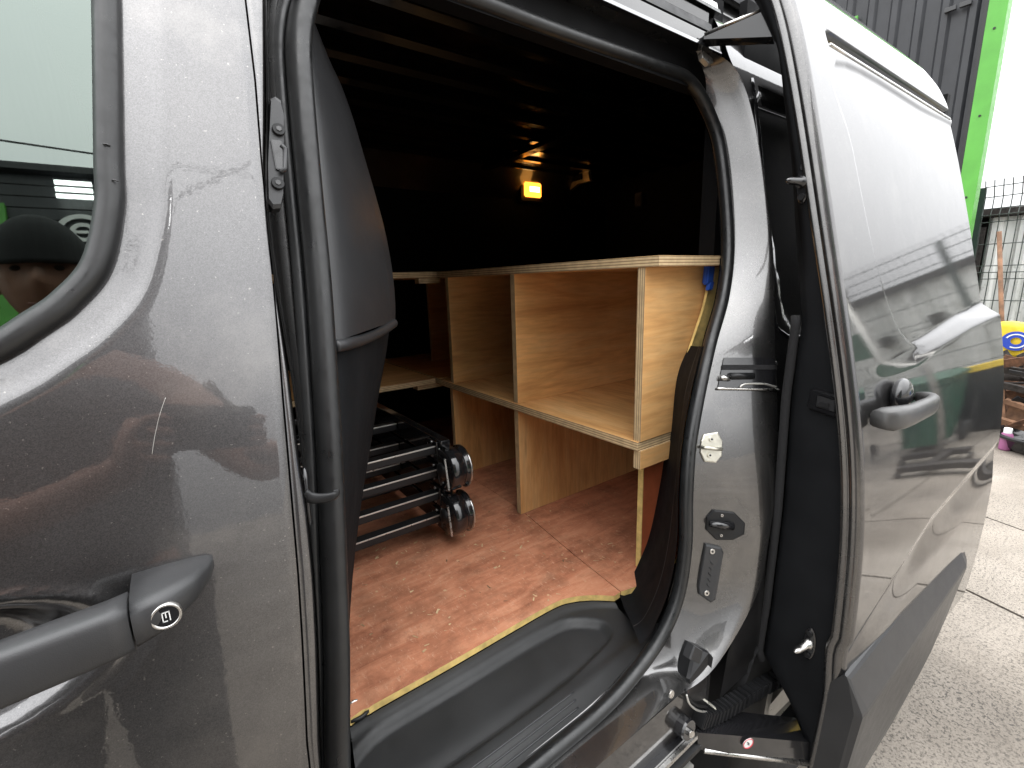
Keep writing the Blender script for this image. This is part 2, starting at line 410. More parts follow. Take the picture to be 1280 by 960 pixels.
# ------------------------------------------------------------------ black clad unit behind the van
XB = 7.0
yb0 = 1.475; pitch = .223
b1 = thing('clad_building', 'black profiled steel building with bright green corner trim behind the van', 'building', (XB, 3.5, 0))
def clad_sheet(name, y0, pitch, z0, z1, X, parent, mat='clad_black'):
    prof = [(0, 0), (.060, 0), (.085, .032), (.138, .032), (.163, 0), (pitch, 0)]
    V = [(X - d, y0 + y, z0) for y, d in prof] + [(X - d, y0 + y, z1) for y, d in prof]
    n = len(prof); Fa = [(i, n + i, n + i + 1, i + 1) for i in range(n - 1)]
    return mesh(name, V, Fa, mat, parent, False)
s0 = clad_sheet('cladding_sheet', yb0, pitch, .3, 7.4, XB, b1)
for k in range(1, 24): copy_at(s0, b1, (0, pitch * k, 0))
box('corner_trim', (XB - .05, yb0 - .145, 0), (XB + .12, yb0 - .004, 7.5), 'green_trim', b1, .004)
for k in range(9): disc('bolt', (XB - .05, yb0 - .075, 1.2 + .78 * k), (-1, 0, 0), .011, .008, 'rubber', b1, 10)
box('corner_seal', (XB - .045, yb0 - .003, 0), (XB + .01, yb0 + .028, 7.4), 'rubber', b1, .001)
box('lintel_trim', (XB - .06, 2.6, 3.98), (XB - .036, 6.4, 4.14), 'green_trim', b1, .003)
box('plinth', (XB + .002, yb0, 0), (XB + .25, 6.8, .3), 'stone', b1, .01)
q_ = [(XB + .03, yb0 + .002), (XB + .03, 6.75), (XB + 7, 8.5), (XB + 7, 3.4)]
mesh('wall_core', [(*p, .29) for p in q_] + [(*p, 7.38) for p in q_], [(0, 1, 2, 3), (7, 6, 5, 4)] + [(i, i + 4, (i + 1) % 4 + 4, (i + 1) % 4) for i in range(4)], 'clad_black', b1, False)
for k in range(2): box('vent', (XB - .075, 1.60 + k * .115, 3.83), (XB - .034, 1.69 + k * .115, 3.87), 'black_gloss', b1, .002)

# ------------------------------------------------------------------ mesh fence
FA, FB = Vector((7.35, 1.36, 0)), Vector((6.0, -7.0, 0))
fd = (FB - FA).normalized(); flen = (FB - FA).length; fn = Vector((-fd.y, fd.x, 0))
fence = thing('mesh_fence', 'dark green welded mesh fence with cranked top in front of the white shed', 'fence', tuple(FA))
npan = 4
ht = 2.15
for k in range(npan):
    a = FA + fd * (flen * k / npan + .04); L = flen / npan - .05; parts = []
    nv_ = int(L / .07)
    for i in range(nv_ + 1):
        p = a + fd * (L * i / nv_); pts = [p + Vector((0, 0, .05))]
        for zc in (.6, 1.2, 1.8):
            pts += [p + Vector((0, 0, zc - .07)), p - Vector((.035, 0, 0)) + Vector((0, 0, zc)), p + Vector((0, 0, zc + .07))]
        pts += [p + Vector((0, 0, ht - .16)), p - Vector((.11, 0, 0)) + Vector((0, 0, ht))]
        parts.append(tubeg(pts, .0048, 5))
    for zc in (.1, .32, .53, .6, .67, .9, 1.13, 1.2, 1.27, 1.5, 1.73, 1.8, 1.87, ht - .16, ht - .06):
        off = -.035 if zc in (.6, 1.2, 1.8) else (-.06 if zc > ht - .1 else 0)
        parts.append(tubeg([a + Vector((off, 0, zc)), a + fd * L + Vector((off, 0, zc))], .005, 5))
    multi('wire_panel', parts, 'fence_wire', fence)
for k in range(npan + 1):
    p = FA + fd * (flen * k / npan); obox('post', p + Vector((.04, 0, 1.05)), Vector((.028, 0, 0)), Vector((0, .03, 0)), Vector((0, 0, 1.05)), 'fence_post', fence, .003)

# ------------------------------------------------------------------ white shed beyond the fence
shed = thing('white_shed', 'long weathered white corrugated shed with dark flat roof behind the mesh fence', 'shed', (9.0, -3, 0))
SX = 8.7
V = []; prof = []
y = -9.0
while y < 3.4:
    prof += [(y, 0), (y + .10, 0), (y + .125, .03), (y + .2, .03), (y + .225, 0)]; y += .25
def corr(name, y0, y1, z0, z1):
    pr = [p for p in prof if y0 <= p[0] <= y1]
    n = len(pr); V = [(SX - d, yy, z0) for yy, d in pr] + [(SX - d, yy, z1) for yy, d in pr]
    mesh(name, V, [(i, n + i, n + i + 1, i + 1) for i in range(n - 1)], 'shed_white', shed, False)
wy0, wy1 = 1.50, 1.76
corr('wall_sheet', -9, wy0 - .02, .1, 1.87); corr('wall_sheet', wy1, 3.4, .1, 1.87); corr('wall_sheet', wy0 - .05, wy1 + .05, .1, .98)
box('roof', (SX - .12, -9.1, 1.88), (SX + 3, 3.5, 1.97), 'scrap_dark', shed, .01)
box('back_wall', (SX + .32, -9, .1), (SX + .36, 3.4, 1.88), 'scrap_dark', shed, 0)
fr = box('window', (SX - .05, wy0, .98), (SX - .02, wy1, 1.76), 'scrap_dark', shed, .004)
box('pane', (SX - .062, wy0 + .06, 1.03), (SX - .055, wy1 - .06, 1.70), 'black_gloss', fr, 0)
for k in range(2): box('bar', (SX - .075, wy0 + .1 + k * .085, 1.03), (SX - .064, wy0 + .112 + k * .085, 1.70), 'shed_white', fr, 0)
# boxes on the shed wall that show mirrored in the door paint
for k, yy in enumerate((-.95, -1.45, -2.1)):
    box('wall_box', (SX - .14, yy, 1.1 + .12 * (k % 2)), (SX - .035, yy + .16, 1.26 + .12 * (k % 2)), 'scrap_dark', shed, .01)

# ------------------------------------------------------------------ junk at the foot of the fence
def lump(name, c, r, mat, seed, parent=None, sc=(1, 1, 1), sub=2, rough=.35):
    bm = bmesh.new(); bmesh.ops.create_icosphere(bm, subdivisions=sub, radius=1)
    rg = random.Random(seed); ph = [rg.uniform(0, 6) for _ in range(6)]
    for v in bm.verts:
        q = v.co; k = 1 + rough * (math.sin(3 * q.x + ph[0]) * math.sin(2.5 * q.y + ph[1]) + .5 * math.sin(6 * q.z + ph[2]) * math.sin(5 * q.x + ph[3]))
        v.co = Vector((q.x * sc[0], q.y * sc[1], q.z * sc[2])) * r * k + Vector(c)
    me = bpy.data.meshes.new(name); bm.to_mesh(me); bm.free(); return link(name, me, mat, parent, True)

# placed by their picture spots at known depth from the lens
def put(px, py, X): return P(px, py, X=X)
rj = random.Random(3)
names = [('scrap_pipe', 'rust'), ('scrap_bar', 'scrap_dark'), ('scrap_pipe', 'rust'), ('scrap_bar', 'rust')]
jl = ['bent rusty pipe lying on top of the scrap heap', 'dark twisted bar in the middle of the scrap heap', 'brown rusted tube low in the scrap heap',
      'short rusty bar sticking out of the scrap heap', 'thin dark rod across the scrap heap', 'reddish brown curved pipe at the right of the scrap heap',
      'long rusted bar at the back of the scrap heap', 'black bent tube near the top of the scrap heap']
for i in range(8):
    c = put(1262 + rj.uniform(-12, 30), 455 + i * 10, 5.0 + .1 * rj.random())
    a = rj.uniform(-.5, .5); L = rj.uniform(.22, .42)
    d = Vector((rj.uniform(-.3, .3), math.cos(a), math.sin(a) * .7)).normalized()
    pts = catmull([c - d * L, c - d * L * .3 + Vector((0, 0, rj.uniform(-.05, .06))), c + d * L * .4 + Vector((0, 0, rj.uniform(-.05, .05))), c + d * L], 5)
    o = tube('scrap_pipe' if i % 2 == 0 else 'scrap_bar', pts, rj.uniform(.012, .026), ['rust', 'scrap_dark', 'rust'][i % 3], None, 8); tag(o, jl[i], 'scrap metal', 'scrap heap')
for i, (px, py, r, mt, lb) in enumerate([(1260, 500, .20, 'rust', 'crumpled brown lump of scrap in the heap'), (1272, 470, .16, 'scrap_dark', 'dark lump of scrap behind the pipes'),
                                     (1275, 520, .17, 'scrap_dark', 'black oily lump at the foot of the scrap heap'), (1290, 490, .22, 'rust', 'large rusty lump at the picture edge of the scrap heap'),
                                     (1263, 535, .12, 'old_wood', 'tan piece of broken wood in the scrap heap')]):
    c = put(px, py, 5.15); o = lump('scrap_lump', c, r, mt, 20 + i, sc=(.8, 1, .75), sub=3); tag(o, lb, 'scrap metal', 'scrap heap')
for i in range(34):
    px, py = rj.uniform(1246, 1300), rj.uniform(440, 548); X_ = rj.uniform(4.85, 5.25); c = put(px, py, X_)
    a = rj.uniform(-.9, .9); L = rj.uniform(.05, .16); d = Vector((rj.uniform(-.5, .5), math.cos(a), math.sin(a))).normalized(); s_ = d.cross(Vector((1, 0, .3))).normalized()
    o = obox('scrap_offcut', c, d * L, s_ * rj.uniform(.008, .035), d.cross(s_) * rj.uniform(.004, .02), (mt := rj.choice(['rust', 'scrap_dark', 'scrap_dark', 'old_wood', 'black_plastic'])), None, .001)
    tag(o, {'rust': 'rusty brown offcut', 'scrap_dark': 'dark oily metal offcut', 'old_wood': 'splintered wood offcut', 'black_plastic': 'black plastic offcut'}[mt] + ' jumbled in the scrap heap below the fence', 'offcut', 'offcuts in the scrap heap')
# filler mass of the heap
o = lump('scrap_heap', (5.5, .10, .12), .55, 'scrap_dark', 77, sc=(.6, 1.2, .75), sub=4, rough=.25); o['kind'] = 'stuff'; o['label'] = 'dark heap of rusty metal offcuts below the fence'
for i, (px, p0, p1, X_, mt, lb) in enumerate([(1251, 478, 556, 4.9, 'old_wood', 'narrow tan plank standing upright against the scrap heap'), (1268, 446, 470, 5.0, 'rust', 'flat rusty plate lying on the scrap heap below the yellow sack'),
                                         (1276, 505, 535, 4.95, 'old_wood', 'broken board end poking out low in the scrap heap')]):
    a, b = put(px, p0, X_), put(px + (3 if i == 0 else -14), p1, X_)
    d = (a - b); o = obox('scrap_plank', (a + b) / 2, Vector((.006, 0, 0)), d.cross(Vector((1, 0, 0))).normalized() * (.018 if i == 0 else .05), d / 2, mt, None, .001); tag(o, lb, 'scrap wood' if mt == 'old_wood' else 'scrap metal')
# rusty stake
a, b = put(1245, 335, 6.4), put(1246, 560, 5.2); b.z = max(b.z, 0)
o = tube('wooden_stake', [Vector((5.6, b.y * 1.06, 0)), Vector((5.75, a.y * .92, 1.55))], .016, 'old_wood', None, 8); tag(o, 'tall brown wooden stake leaning up beside the scrap heap', 'stake')
# yellow drum sack with a blue ring
c = put(1270, 425, 5.3)
sack = thing('yellow_sack', 'yellow plastic sack with a blue and white ring mark on the scrap heap', 'sack', (c.x, c.y, c.z - .2))
bm = bmesh.new(); bmesh.ops.create_cube(bm, size=2); bmesh.ops.subdivide_edges(bm, edges=list(bm.edges), cuts=7, use_grid_fill=True)
for v in bm.verts:
    q = v.co.copy(); k = .80 + .2 * (1 - .5 * (q.y ** 4 + q.z ** 4))
    v.co = Vector((q.x * .06 * k + .012 * math.sin(7 * q.y + 2 * q.z) * math.cos(5 * q.z), q.y * .155 * (1 + .04 * math.sin(4 * q.z)), q.z * .135 * (1 + .05 * math.sin(5 * q.y)))) + c
me = bpy.data.meshes.new('body'); bm.to_mesh(me); bm.free(); link('body', me, 'yellow', sack, True)
n = 24
def ring_mark(name, c, r0, r1, mat, parent, a0=0, a1=6.283, x=None):
    V = []; 
    for k in range(n + 1):
        t = a0 + (a1 - a0) * k / n
        for r in (r0, r1): V.append(Vector((c.x, c.y + math.cos(t) * r, c.z + math.sin(t) * r * .9)))
    return mesh(name, V, [(2 * k, 2 * k + 1, 2 * k + 3, 2 * k + 2) for k in range(n)], mat, parent, False)
cc = c + Vector((-.077, -.01, .0))
ring_mark('printed_mark', cc, .03, .082, 'blue_print', sack); ring_mark('printed_ring', cc + Vector((-.004, 0, 0)), .052, .062, 'white_paint', sack, .4, 5.2)
# black tray and pink can
c = P(1262, 556, Z=.0); c = Vector((4.75, .50, 0))
tray = thing('black_tray', 'round black oil drain tray on the concrete by the scrap heap', 'tray', tuple(c))
tc_ = c + Vector((0, -.16, 0))
lathe('basin', tc_, (0, 0, 1), [(.0, .004), (.19, .004), (.215, .03), (.235, .10), (.255, .105), (.255, .092), (.24, .088)], 'black_gloss', tray, 36)
tube('rim', [tc_ + Vector((math.cos(t) * .25, math.sin(t) * .25, .105)) for t in np.linspace(0, 6.283, 33)[:-1]], .012, 'black_plastic', tray, 8, True)
can = thing('pink_can', 'small pink and white spray can beside the black tray', 'can', (4.62, .505, 0))
lathe('body', (4.62, .505, 0), (0, 0, 1), [(.0, .001), (.03, .001), (.032, .01), (.032, .11), (.024, .125)], 'pink', can, 20); disc('cap', (4.62, .505, .124), (0, 0, 1), .022, .035, 'white_paint', can, 20)

# ------------------------------------------------------------------ things in the yard that show mirrored in the door paint
def wheelie(name, label, x, y, mat, s=1.0):
    t = thing(name, label, 'wheelie bin', (x, y, 0), 'wheelie bins by the fence')
    def sec(hw, hd, z, ox=0): return [Vector((x + ox - hd, y - hw, z)), Vector((x + ox + hd, y - hw, z)), Vector((x + ox + hd, y + hw, z)), Vector((x + ox - hd, y + hw, z))]
    loft('body', [sec(.19 * s, .2 * s, .06), sec(.24 * s, .27 * s, .9 * s), sec(.26 * s, .29 * s, .905 * s), sec(.26 * s, .29 * s, .95 * s)], mat, t, smooth=False, caps=True)
    loft('lid', [sec(.275 * s, .30 * s, .952 * s), sec(.275 * s, .30 * s, .985 * s), sec(.2 * s, .2 * s, 1.04 * s)], mat, t, smooth=False, caps=True)
    tube('handle', [Vector((x + .33 * s, y - .2 * s, .96 * s)), Vector((x + .33 * s, y + .2 * s, .96 * s))], .016, mat, t, 8)
    for sg in (-1, 1): disc('wheel', (x + .2, y + sg * .2, .1), (0, sg, 0), .1, .05, 'tyre', t, 20)
wheelie('wheelie_bin', 'blue wheelie bin mirrored in the sliding door paint', 4.55, -1.58, 'bin_blue', .80)
wheelie('wheelie_bin', 'dark green wheelie bin mirrored behind the sliding door handle', 5.0, -1.02, 'bin_green', .76)
tb = thing('tool_chest', 'black chest with a yellow bar mirrored in the sliding door', 'chest', (5.6, -.72, 0))
box('body', (5.45, -.95, 0), (5.9, -.52, .72), 'black_plastic', tb, .02); box('bar', (5.41, -.98, .68), (5.445, -.55, .75), 'yellow', tb, .01)
st = lump('stone_block', (5.7, -.18, .20), .4, 'stone', 9, sc=(.7, .75, .7), sub=3, rough=.12); tag(st, 'pale rough stone block mirrored low in the sliding door', 'stone')
tk = thing('jerry_can', 'white plastic container standing on the stone block', 'container', (5.7, -.2, .46)); box('body', (5.55, -.38, .44), (5.85, -.02, .86), 'white_paint', tk, .03); box('cap', (5.63, -.25, .862), (5.7, -.18, .90), 'red_print', tk, .008)
hoist = thing('hoist_stand', 'grey folding hoist stand with wheeled black legs mirrored in the door', 'hoist', (4.35, -.72, 0))
tube('mast', [Vector((4.4, -.72, .08)), Vector((4.55, -.98, 1.75))], .035, 'alloy', hoist, 8, sq=.7)
box('leg', (3.95, -.86, .05), (4.05, -.30, .1), 'scrap_dark', hoist, .008); box('leg', (4.38, -1.0, .05), (4.46, -.5, .1), 'scrap_dark', hoist, .008); box('spine', (4.05, -.7, .05), (4.4, -.62, .1), 'scrap_dark', hoist, .006)
for p in ((4.0, -.86), (4.0, -.3), (4.42, -1.0), (4.42, -.5)): disc('castor', (p[0] - .03, p[1], .03), (0, 1, 0), .03, .03, 'tyre', hoist, 14)
sg = box('green_sign', (6.72, -1.98, 1.02), (6.745, -1.6, 1.38), 'bin_green', None, .004); tag(sg, 'small green sign hung on the mesh fence, mirrored in the door', 'sign')
cloth = lump('grey_rag', (6.3, -1.75, 1.82), .2, 'scrap_dark', 31, sc=(.3, 1.2, .7), sub=3, rough=.5); tag(cloth, 'dark rag hanging high on the mesh fence', 'rag')

# ------------------------------------------------------------------ unit across the yard (mirrored in the cab window)
YO = -7.0
b2 = thing('shutter_building', 'black slatted unit across the yard, mirrored in the cab window', 'building', (-4, YO, 0))
sl = None
V = [(-8, YO, 0), (-.35, YO, 0), (-.35, YO + .012, .012), (-.35, YO + .012, .17), (-8, YO + .012, .17), (-8, YO + .012, .012), (-.35, YO, .18), (-8, YO, .18)]
sl = mesh('slat', V, [(0, 1, 2, 5), (5, 2, 3, 4), (4, 3, 6, 7)], 'clad_black', b2, False)
for k in range(1, 38): copy_at(sl, b2, (0, 0, .18 * k))
box('wall_core', (-8, YO - 4, 0), (-.36, YO - .01, 6.84), 'clad_black', b2, 0)
box('eave_trim', (-8.1, YO - .05, 6.85), (-.30, YO + .10, 6.96), 'clad_black', b2, .004)
box('green_post', (-1.78, YO + .015, 0), (-1.55, YO + .10, 6.3), 'green_trim', b2, .004)
def ringY(name, c, r0, r1, mat, parent, a0=0, a1=6.283):
    V = []
    for k in range(33):
        t = a0 + (a1 - a0) * k / 32
        for r in (r0, r1): V.append(Vector((c[0] + math.cos(t) * r, c[1], c[2] + math.sin(t) * r)))
    V += [v + Vector((0, .02, 0)) for v in V[:66]]
    Fa = [(2 * k + 66, 2 * k + 67, 2 * k + 69, 2 * k + 68) for k in range(32)]
    return mesh(name, V, Fa, mat, parent, False)
lc = (-.80, YO + .03, 5.92)
ringY('logo_ring', lc, .22, .29, 'white_paint', b2); ringY('logo_arc', lc, .09, .15, 'white_paint', b2, .6, 5.6)
box('logo_bar', (lc[0] - .1, YO + .045, lc[2] - .02), (lc[0] + .12, YO + .052, lc[2] + .025), 'white_paint', b2, 0)
for k in range(3): box('light_fitting', (-1.02 + .0 * k, YO + .12, 6.62 - .11 * k), (-.62, YO + .16, 6.67 - .11 * k), 'tube_light', b2, .003)
cb2 = tube('overhead_cable', catmull([Vector((-.45, -6.9, 6.3)), Vector((.3, -6.2, 6.05)), Vector((1.5, -6.1, 6.75)), Vector((4.5, -6.4, 8.9))], 6), .022, 'rubber', None, 6); tag(cb2, 'black cable rising from the slatted unit, mirrored high in the door paint', 'cable')
cab = tube('overhead_cable', [Vector((-9, -6.4, 7.35)), Vector((-2, -6.5, 7.0)), Vector((3, -6.6, 6.7)), Vector((14, -6.9, 6.6))], .014, 'rubber', None, 6); tag(cab, 'thin overhead cable crossing the sky, mirrored in the cab window', 'cable')

# ================================================================== THE VAN
van = thing('van', 'metallic grey panel van with its side door slid open', 'van', (.5, 1.1, 0))
zc = lambda z: z + H                        # heights below are told from the lens height

# ---- front door -------------------------------------------------------------
_sh = sorted([(p.z, p.x) for p in (SK(*q) for q in ((306, 0), (318, 100), (326, 200), (336, 300), (345, 400), (353, 500), (360, 580), (366, 650), (372, 720), (377, 800), (383, 930)))])
_sh = [(zc(-1.0), .025), (zc(-.6), .030)] + _sh + [(zc(.45), .104)]
shut = lambda z: interp(z, [q[0] for q in _sh], [q[1] for q in _sh])
win_ctrl = [(.030, .42), (.019, .32), (.005, .212), (-.003, .153), (-.011, .095), (-.016, .06), (-.030, .017), (-.051, -.009), (-.070, -.024), (-.096, -.041),
            (-.15, -.062), (-.30, -.085), (-.55, -.10), (-.74, -.10), (-.80, -.06), (-.62, .20), (-.45, .42)]
win = [(p.x, p.y + H) for p in catmull([(a, b, 0) for a, b in win_ctrl], 6, True)]
bowl_c, bowl_r = (-.158, zc(-.226)), (.097, .046)
def yfront(x, z):
    y = ysk(z); d = sdist(x, z, win)
    y = y + .22 * (.03 - np.maximum(d, 0)) * sm(.03, .016, d)
    r = np.hypot((x - bowl_c[0]) / bowl_r[0], (z - bowl_c[1]) / bowl_r[1])
    y = y + .042 * sm(1.0, .40, r) - .0016 * np.exp(-((r - 1.02) / .05) ** 2)
    d = np.clip(shut(z) - x, 0, .004); return y + .0015 * (1 - d / .004) ** 2
fd_ = field('front_door', -.42, shut, zc(-.72), zc(.40), 130, 260, yfront, 'paint', van, keep=lambda x, z: sdist(x, z, win) > -.006)
field('front_door_skin', -1.05, -.42, zc(-.72), zc(.40), 40, 80, yfront, 'paint', fd_, keep=lambda x, z: sdist(x, z, win) > -.006)
field('lower_door_skin', -1.05, shut, zc(-1.03), zc(-.72), 10, 12, lambda x, z: ysk(z), 'paint', fd_)
# window rubber
wp = [Vector((a, b, 0)) for a, b in win]; N = len(wp); nor = []
for i in range(N):
    t = (wp[(i + 1) % N] - wp[i - 1]).normalized(); n2 = Vector((t.y, -t.x, 0))
    if in_poly(wp[i].x + n2.x * .003, wp[i].y + n2.y * .003, win): n2 = -n2
    nor.append(n2)
def wring(o, e): return [Vector((p.x + q.x * o, ysk(p.y + q.y * o) + e, p.y + q.y * o)) for p, q in zip(wp, nor)]
loft('window_seal', [wring(.002, .012), wring(.0005, .003), wring(-.002, -.0005), wring(-.006, -.0028), wring(-.0125, -.002), wring(-.0158, .002), wring(-.017, .014)], 'rubber', fd_, flip=True)
field('window_pane', -.85, .06, zc(-.13), zc(.42), 200, 140, lambda x, z: ysk(z) + .0095, 'glass', fd_, keep=lambda x, z: sdist(x, z, win) < -.003)
# scuffs on the seal
for px, py, l in ((140, 225, 8), (128, 180, 10)):
    a = SK(px, py, -.0035); b = SK(px + l, py + 2, -.0035); tube('scuff', [a, (a + b) / 2 + Vector((0, .0, .0006)), b], .0006, 'black_gloss', fd_, 5)
# door pull handle
def hsec(x, z0, z1, yo, dep, n=16):
    r = []; c = (z0 + z1) / 2; h = (z1 - z0) / 2; yb = ysk(c)
    for k in range(n):
        t = 2 * math.pi * k / n; cz, cy = math.cos(t), math.sin(t)
        s = lambda v: math.copysign(abs(v) ** .55, v)
        r.append(Vector((x, yb - yo + s(cy) * dep, c + s(cz) * h)))
    return r
Z = zc
bar = [hsec(-.335, Z(-.218), Z(-.205), .004, .004), hsec(-.32, Z(-.226), Z(-.196), .018, .012), hsec(-.28, Z(-.228), Z(-.194), .034, .012), hsec(-.2, Z(-.229), Z(-.193), .040, .0115), hsec(-.12, Z(-.228), Z(-.1925), .038, .012), hsec(-.06, Z(-.2265), Z(-.1915), .033, .0135), hsec(-.0498, Z(-.226), Z(-.1912), .031, .014)]
loft('door_handle', bar, 'handle_dark', fd_, caps=True)
cap = [hsec(-.0485, Z(-.226), Z(-.1912), .017, .028), hsec(-.03, Z(-.222), Z(-.192), .015, .026), hsec(-.014, Z(-.214), Z(-.1935), .010, .020), hsec(-.005, Z(-.208), Z(-.195), .006, .012), hsec(-.001, Z(-.204), Z(-.197), .002, .004)]
loft('lock_cap', cap, 'handle_dark', fd_, caps=True)
lkc = Vector((-.0315, ysk(Z(-.209)) - .0405, Z(-.208)))
lathe('lock_ring', lkc, (0, -1, .05), [(.0088, -.002), (.0088, .0015), (.0078, .0022), (.0070, .0012)], 'steel', fd_, 32)
disc('lock_barrel', lkc, (0, -1, .05), .0071, .0009, 'black_gloss', fd_, 28)
i0 = lkc + Vector((0, -.0013, 0))
multi('lock_icon', [boxg((i0.x - .0022, i0.y - .0002, i0.z - .0034), (i0.x - .0016, i0.y, i0.z + .0034)), boxg((i0.x + .0016, i0.y - .0002, i0.z - .0034), (i0.x + .0022, i0.y, i0.z + .0034)),
                    boxg((i0.x - .0022, i0.y - .0002, i0.z + .0029), (i0.x + .0022, i0.y, i0.z + .0035)), boxg((i0.x - .0022, i0.y - .0002, i0.z - .0035), (i0.x + .0005, i0.y, i0.z - .0029)),
                    boxg((i0.x - .0004, i0.y - .0002, i0.z - .0008), (i0.x + .0002, i0.y, i0.z + .0032))], 'white_paint', fd_)
# paint scratch
sp_ = [SK(*q, -.0001) for q in ((207, 497), (203, 508), (198, 525), (193, 548), (190, 568))]
tube('scratch', catmull(sp_, 4), .00016, 'alloy', fd_, 5)

# ---- door aperture ----------------------------------------------------------
AP = [((.155, .272), (.118, .30)), ((.175, .298), (.13, .36)), ((.249, .331), (.24, .385)), ((.347, .336), (.35, .392)), ((.488, .335), (.49, .392)), ((.70, .338), (.70, .392)),
      ((.802, .334), (.85, .392)), ((.852, .279), (.915, .35)), ((.865, .209), (.928, .21)), ((.845, .062), (.922, .06)), ((.802, -.034), (.902, -.03)), ((.737, -.116), (.878, -.116)),
      ((.68, -.203), (.862, -.21)), ((.645, -.275), (.850, -.29)), ((.628, -.351), (.835, -.38)), ((.622, -.432), (.815, -.47)), ((.602, -.512), (.78, -.57)), ((.559, -.565), (.66, -.655)),
      ((.488, -.60), (.545, -.655)), ((.422, -.616), (.455, -.657)), ((.329, -.621), (.34, -.658)), ((.2, -.624), (.2, -.658)), ((.10, -.61), (.07, -.655)), ((.065, -.56), (.035, -.57)),
      ((.065, -.463), (.042, -.463)), ((.081, -.332), (.057, -.33)), ((.092, -.24), (.066, -.24)), ((.103, -.151), (.071, -.158)), ((.112, -.069), (.075, -.079)), ((.12, .007), (.076, .0)),
      ((.126, .083), (.08, .07)), ((.134, .175), (.096, .165)), ((.141, .23), (.107, .24))]
_ap = []
for (a_, b_), o_ in AP:                       # the weather strip sits 20 mm deeper than the painted edge line
    Y1 = ysk(b_ + H) + .045; k_ = 1.0
    for _ in range(20): k_ = (ysk(b_ * k_ + H) + .065) / Y1
    _ap.append(((a_ * k_, b_ * k_), o_))
AP = _ap
NS = 8
SE = catmull([(a[0], a[1] + H, 0) for a, b in AP], NS, True); OU = catmull([(b[0], b[1] + H, 0) for a, b in AP], NS, True)
NP = len(SE)
def apring(t, e):
    r = []
    for s, o in zip(SE, OU):
        q = s.lerp(o, t); r.append(Vector((q.x, ysk(q.y) + e, q.y)))
    return r
def apoff(d, e, z=0):
    r = []
    for i in range(NP):
        t = (SE[(i + 1) % NP] - SE[i - 1]).normalized(); n2 = Vector((-t.y, t.x, 0))   # path runs clockwise seen from outside: outward normal
        q = SE[i] + n2 * d; r.append(Vector((q.x, ysk(q.y) + e, q.y)))
    return r
from mathutils.bvhtree import BVHTree
TT = [.03, .08, .15, .3, .5, .62, .72, .80, .88, .94, 1.0]
EL = [.067, .066, .065, .064, .062, .058, .050, .036, .018, .006, .0]            # front and sill
ER = [.067, .068, .062, .048, .030, .019, .010, .003, -.004, -.008, -.010]            # C pillar: gutter by the seal, then a slope out to the skin
ETp = [.067, .066, .065, .064, .0635, .063, .062, .060, .056, .045, .014]        # header
_wr = catmull([(1.0 if 8 <= i <= 16 else (.6 if i in (7, 17) else 0), 1.0 if 2 <= i <= 5 else (.5 if i in (1, 6) else 0), 0) for i in range(len(AP))], NS, True)
jr = []
for k, t in enumerate(TT):
    r = []
    for s, o, q in zip(SE, OU, _wr):
        wr_, wt_ = min(1, max(0, q.x)), min(1, max(0, q.y)); e = EL[k] + (ER[k] - EL[k]) * wr_ + (ETp[k] - EL[k]) * wt_
        p = s.lerp(o, t); r.append(Vector((p.x, ysk(p.y) + e, p.y)))
    jr.append(r)
jamb = loft('door_jamb', jr, 'paint_jamb', van, flip=True)
_bv = BVHTree.FromPolygons([tuple(v.co) for v in jamb.data.vertices], [tuple(p.vertices) for p in jamb.data.polygons])
def JP(px, py):
    h = _bv.ray_cast(Vector((0, 0, H)), ray(px, py).normalized()); return h[0] if h[0] is not None else SK(px, py, .02)
loft('door_seal', tube_geo(apoff(.001, .051), .0112, 14, True, 1.15), 'rubber', van)
tl = apoff(.0165, .0405)
loft('seal_lip', [apoff(.008, .0645), apoff(.013, .056), apoff(.019, .056), apoff(.0225, .0605)], 'rubber', van, flip=True)
# B pillar skin between the shut line and the aperture
_ol = sorted([(p.z, p.x) for p in (SK(*q) for q in ((334, 0), (334, 120), (332, 200), (339, 290), (350, 380), (363, 470), (377, 580), (387, 640), (395, 720), (399, 800), (402, 930)))])
_ol = [(zc(-.70), .036), (zc(-.56), .040)] + _ol + [(zc(.36), .125)]
def yb(x, z):
    d = np.clip(x - (shut(z) + .0016), 0, .004)
    e = interp(z, [q[0] for q in _ol], [q[1] for q in _ol]); h = np.clip(e - x, 0, .007)
    return ysk(z) + .0015 * (1 - d / .004) ** 2 + .007 * (1 - np.sqrt(np.maximum(0, 1 - (1 - h / .007) ** 2)))
field('b_pillar_panel', lambda z: shut(z) + .0016, lambda z: max(interp(z, [q[0] for q in _ol], [q[1] for q in _ol]), shut(z) + .002), zc(-.70), zc(.36), 24, 120, yb, 'paint', van)
# sill
field('sill_panel', .02, .66, zc(-.745), zc(-.6575), 30, 10, lambda x, z: ysk(z) + .0 , 'paint', van, )
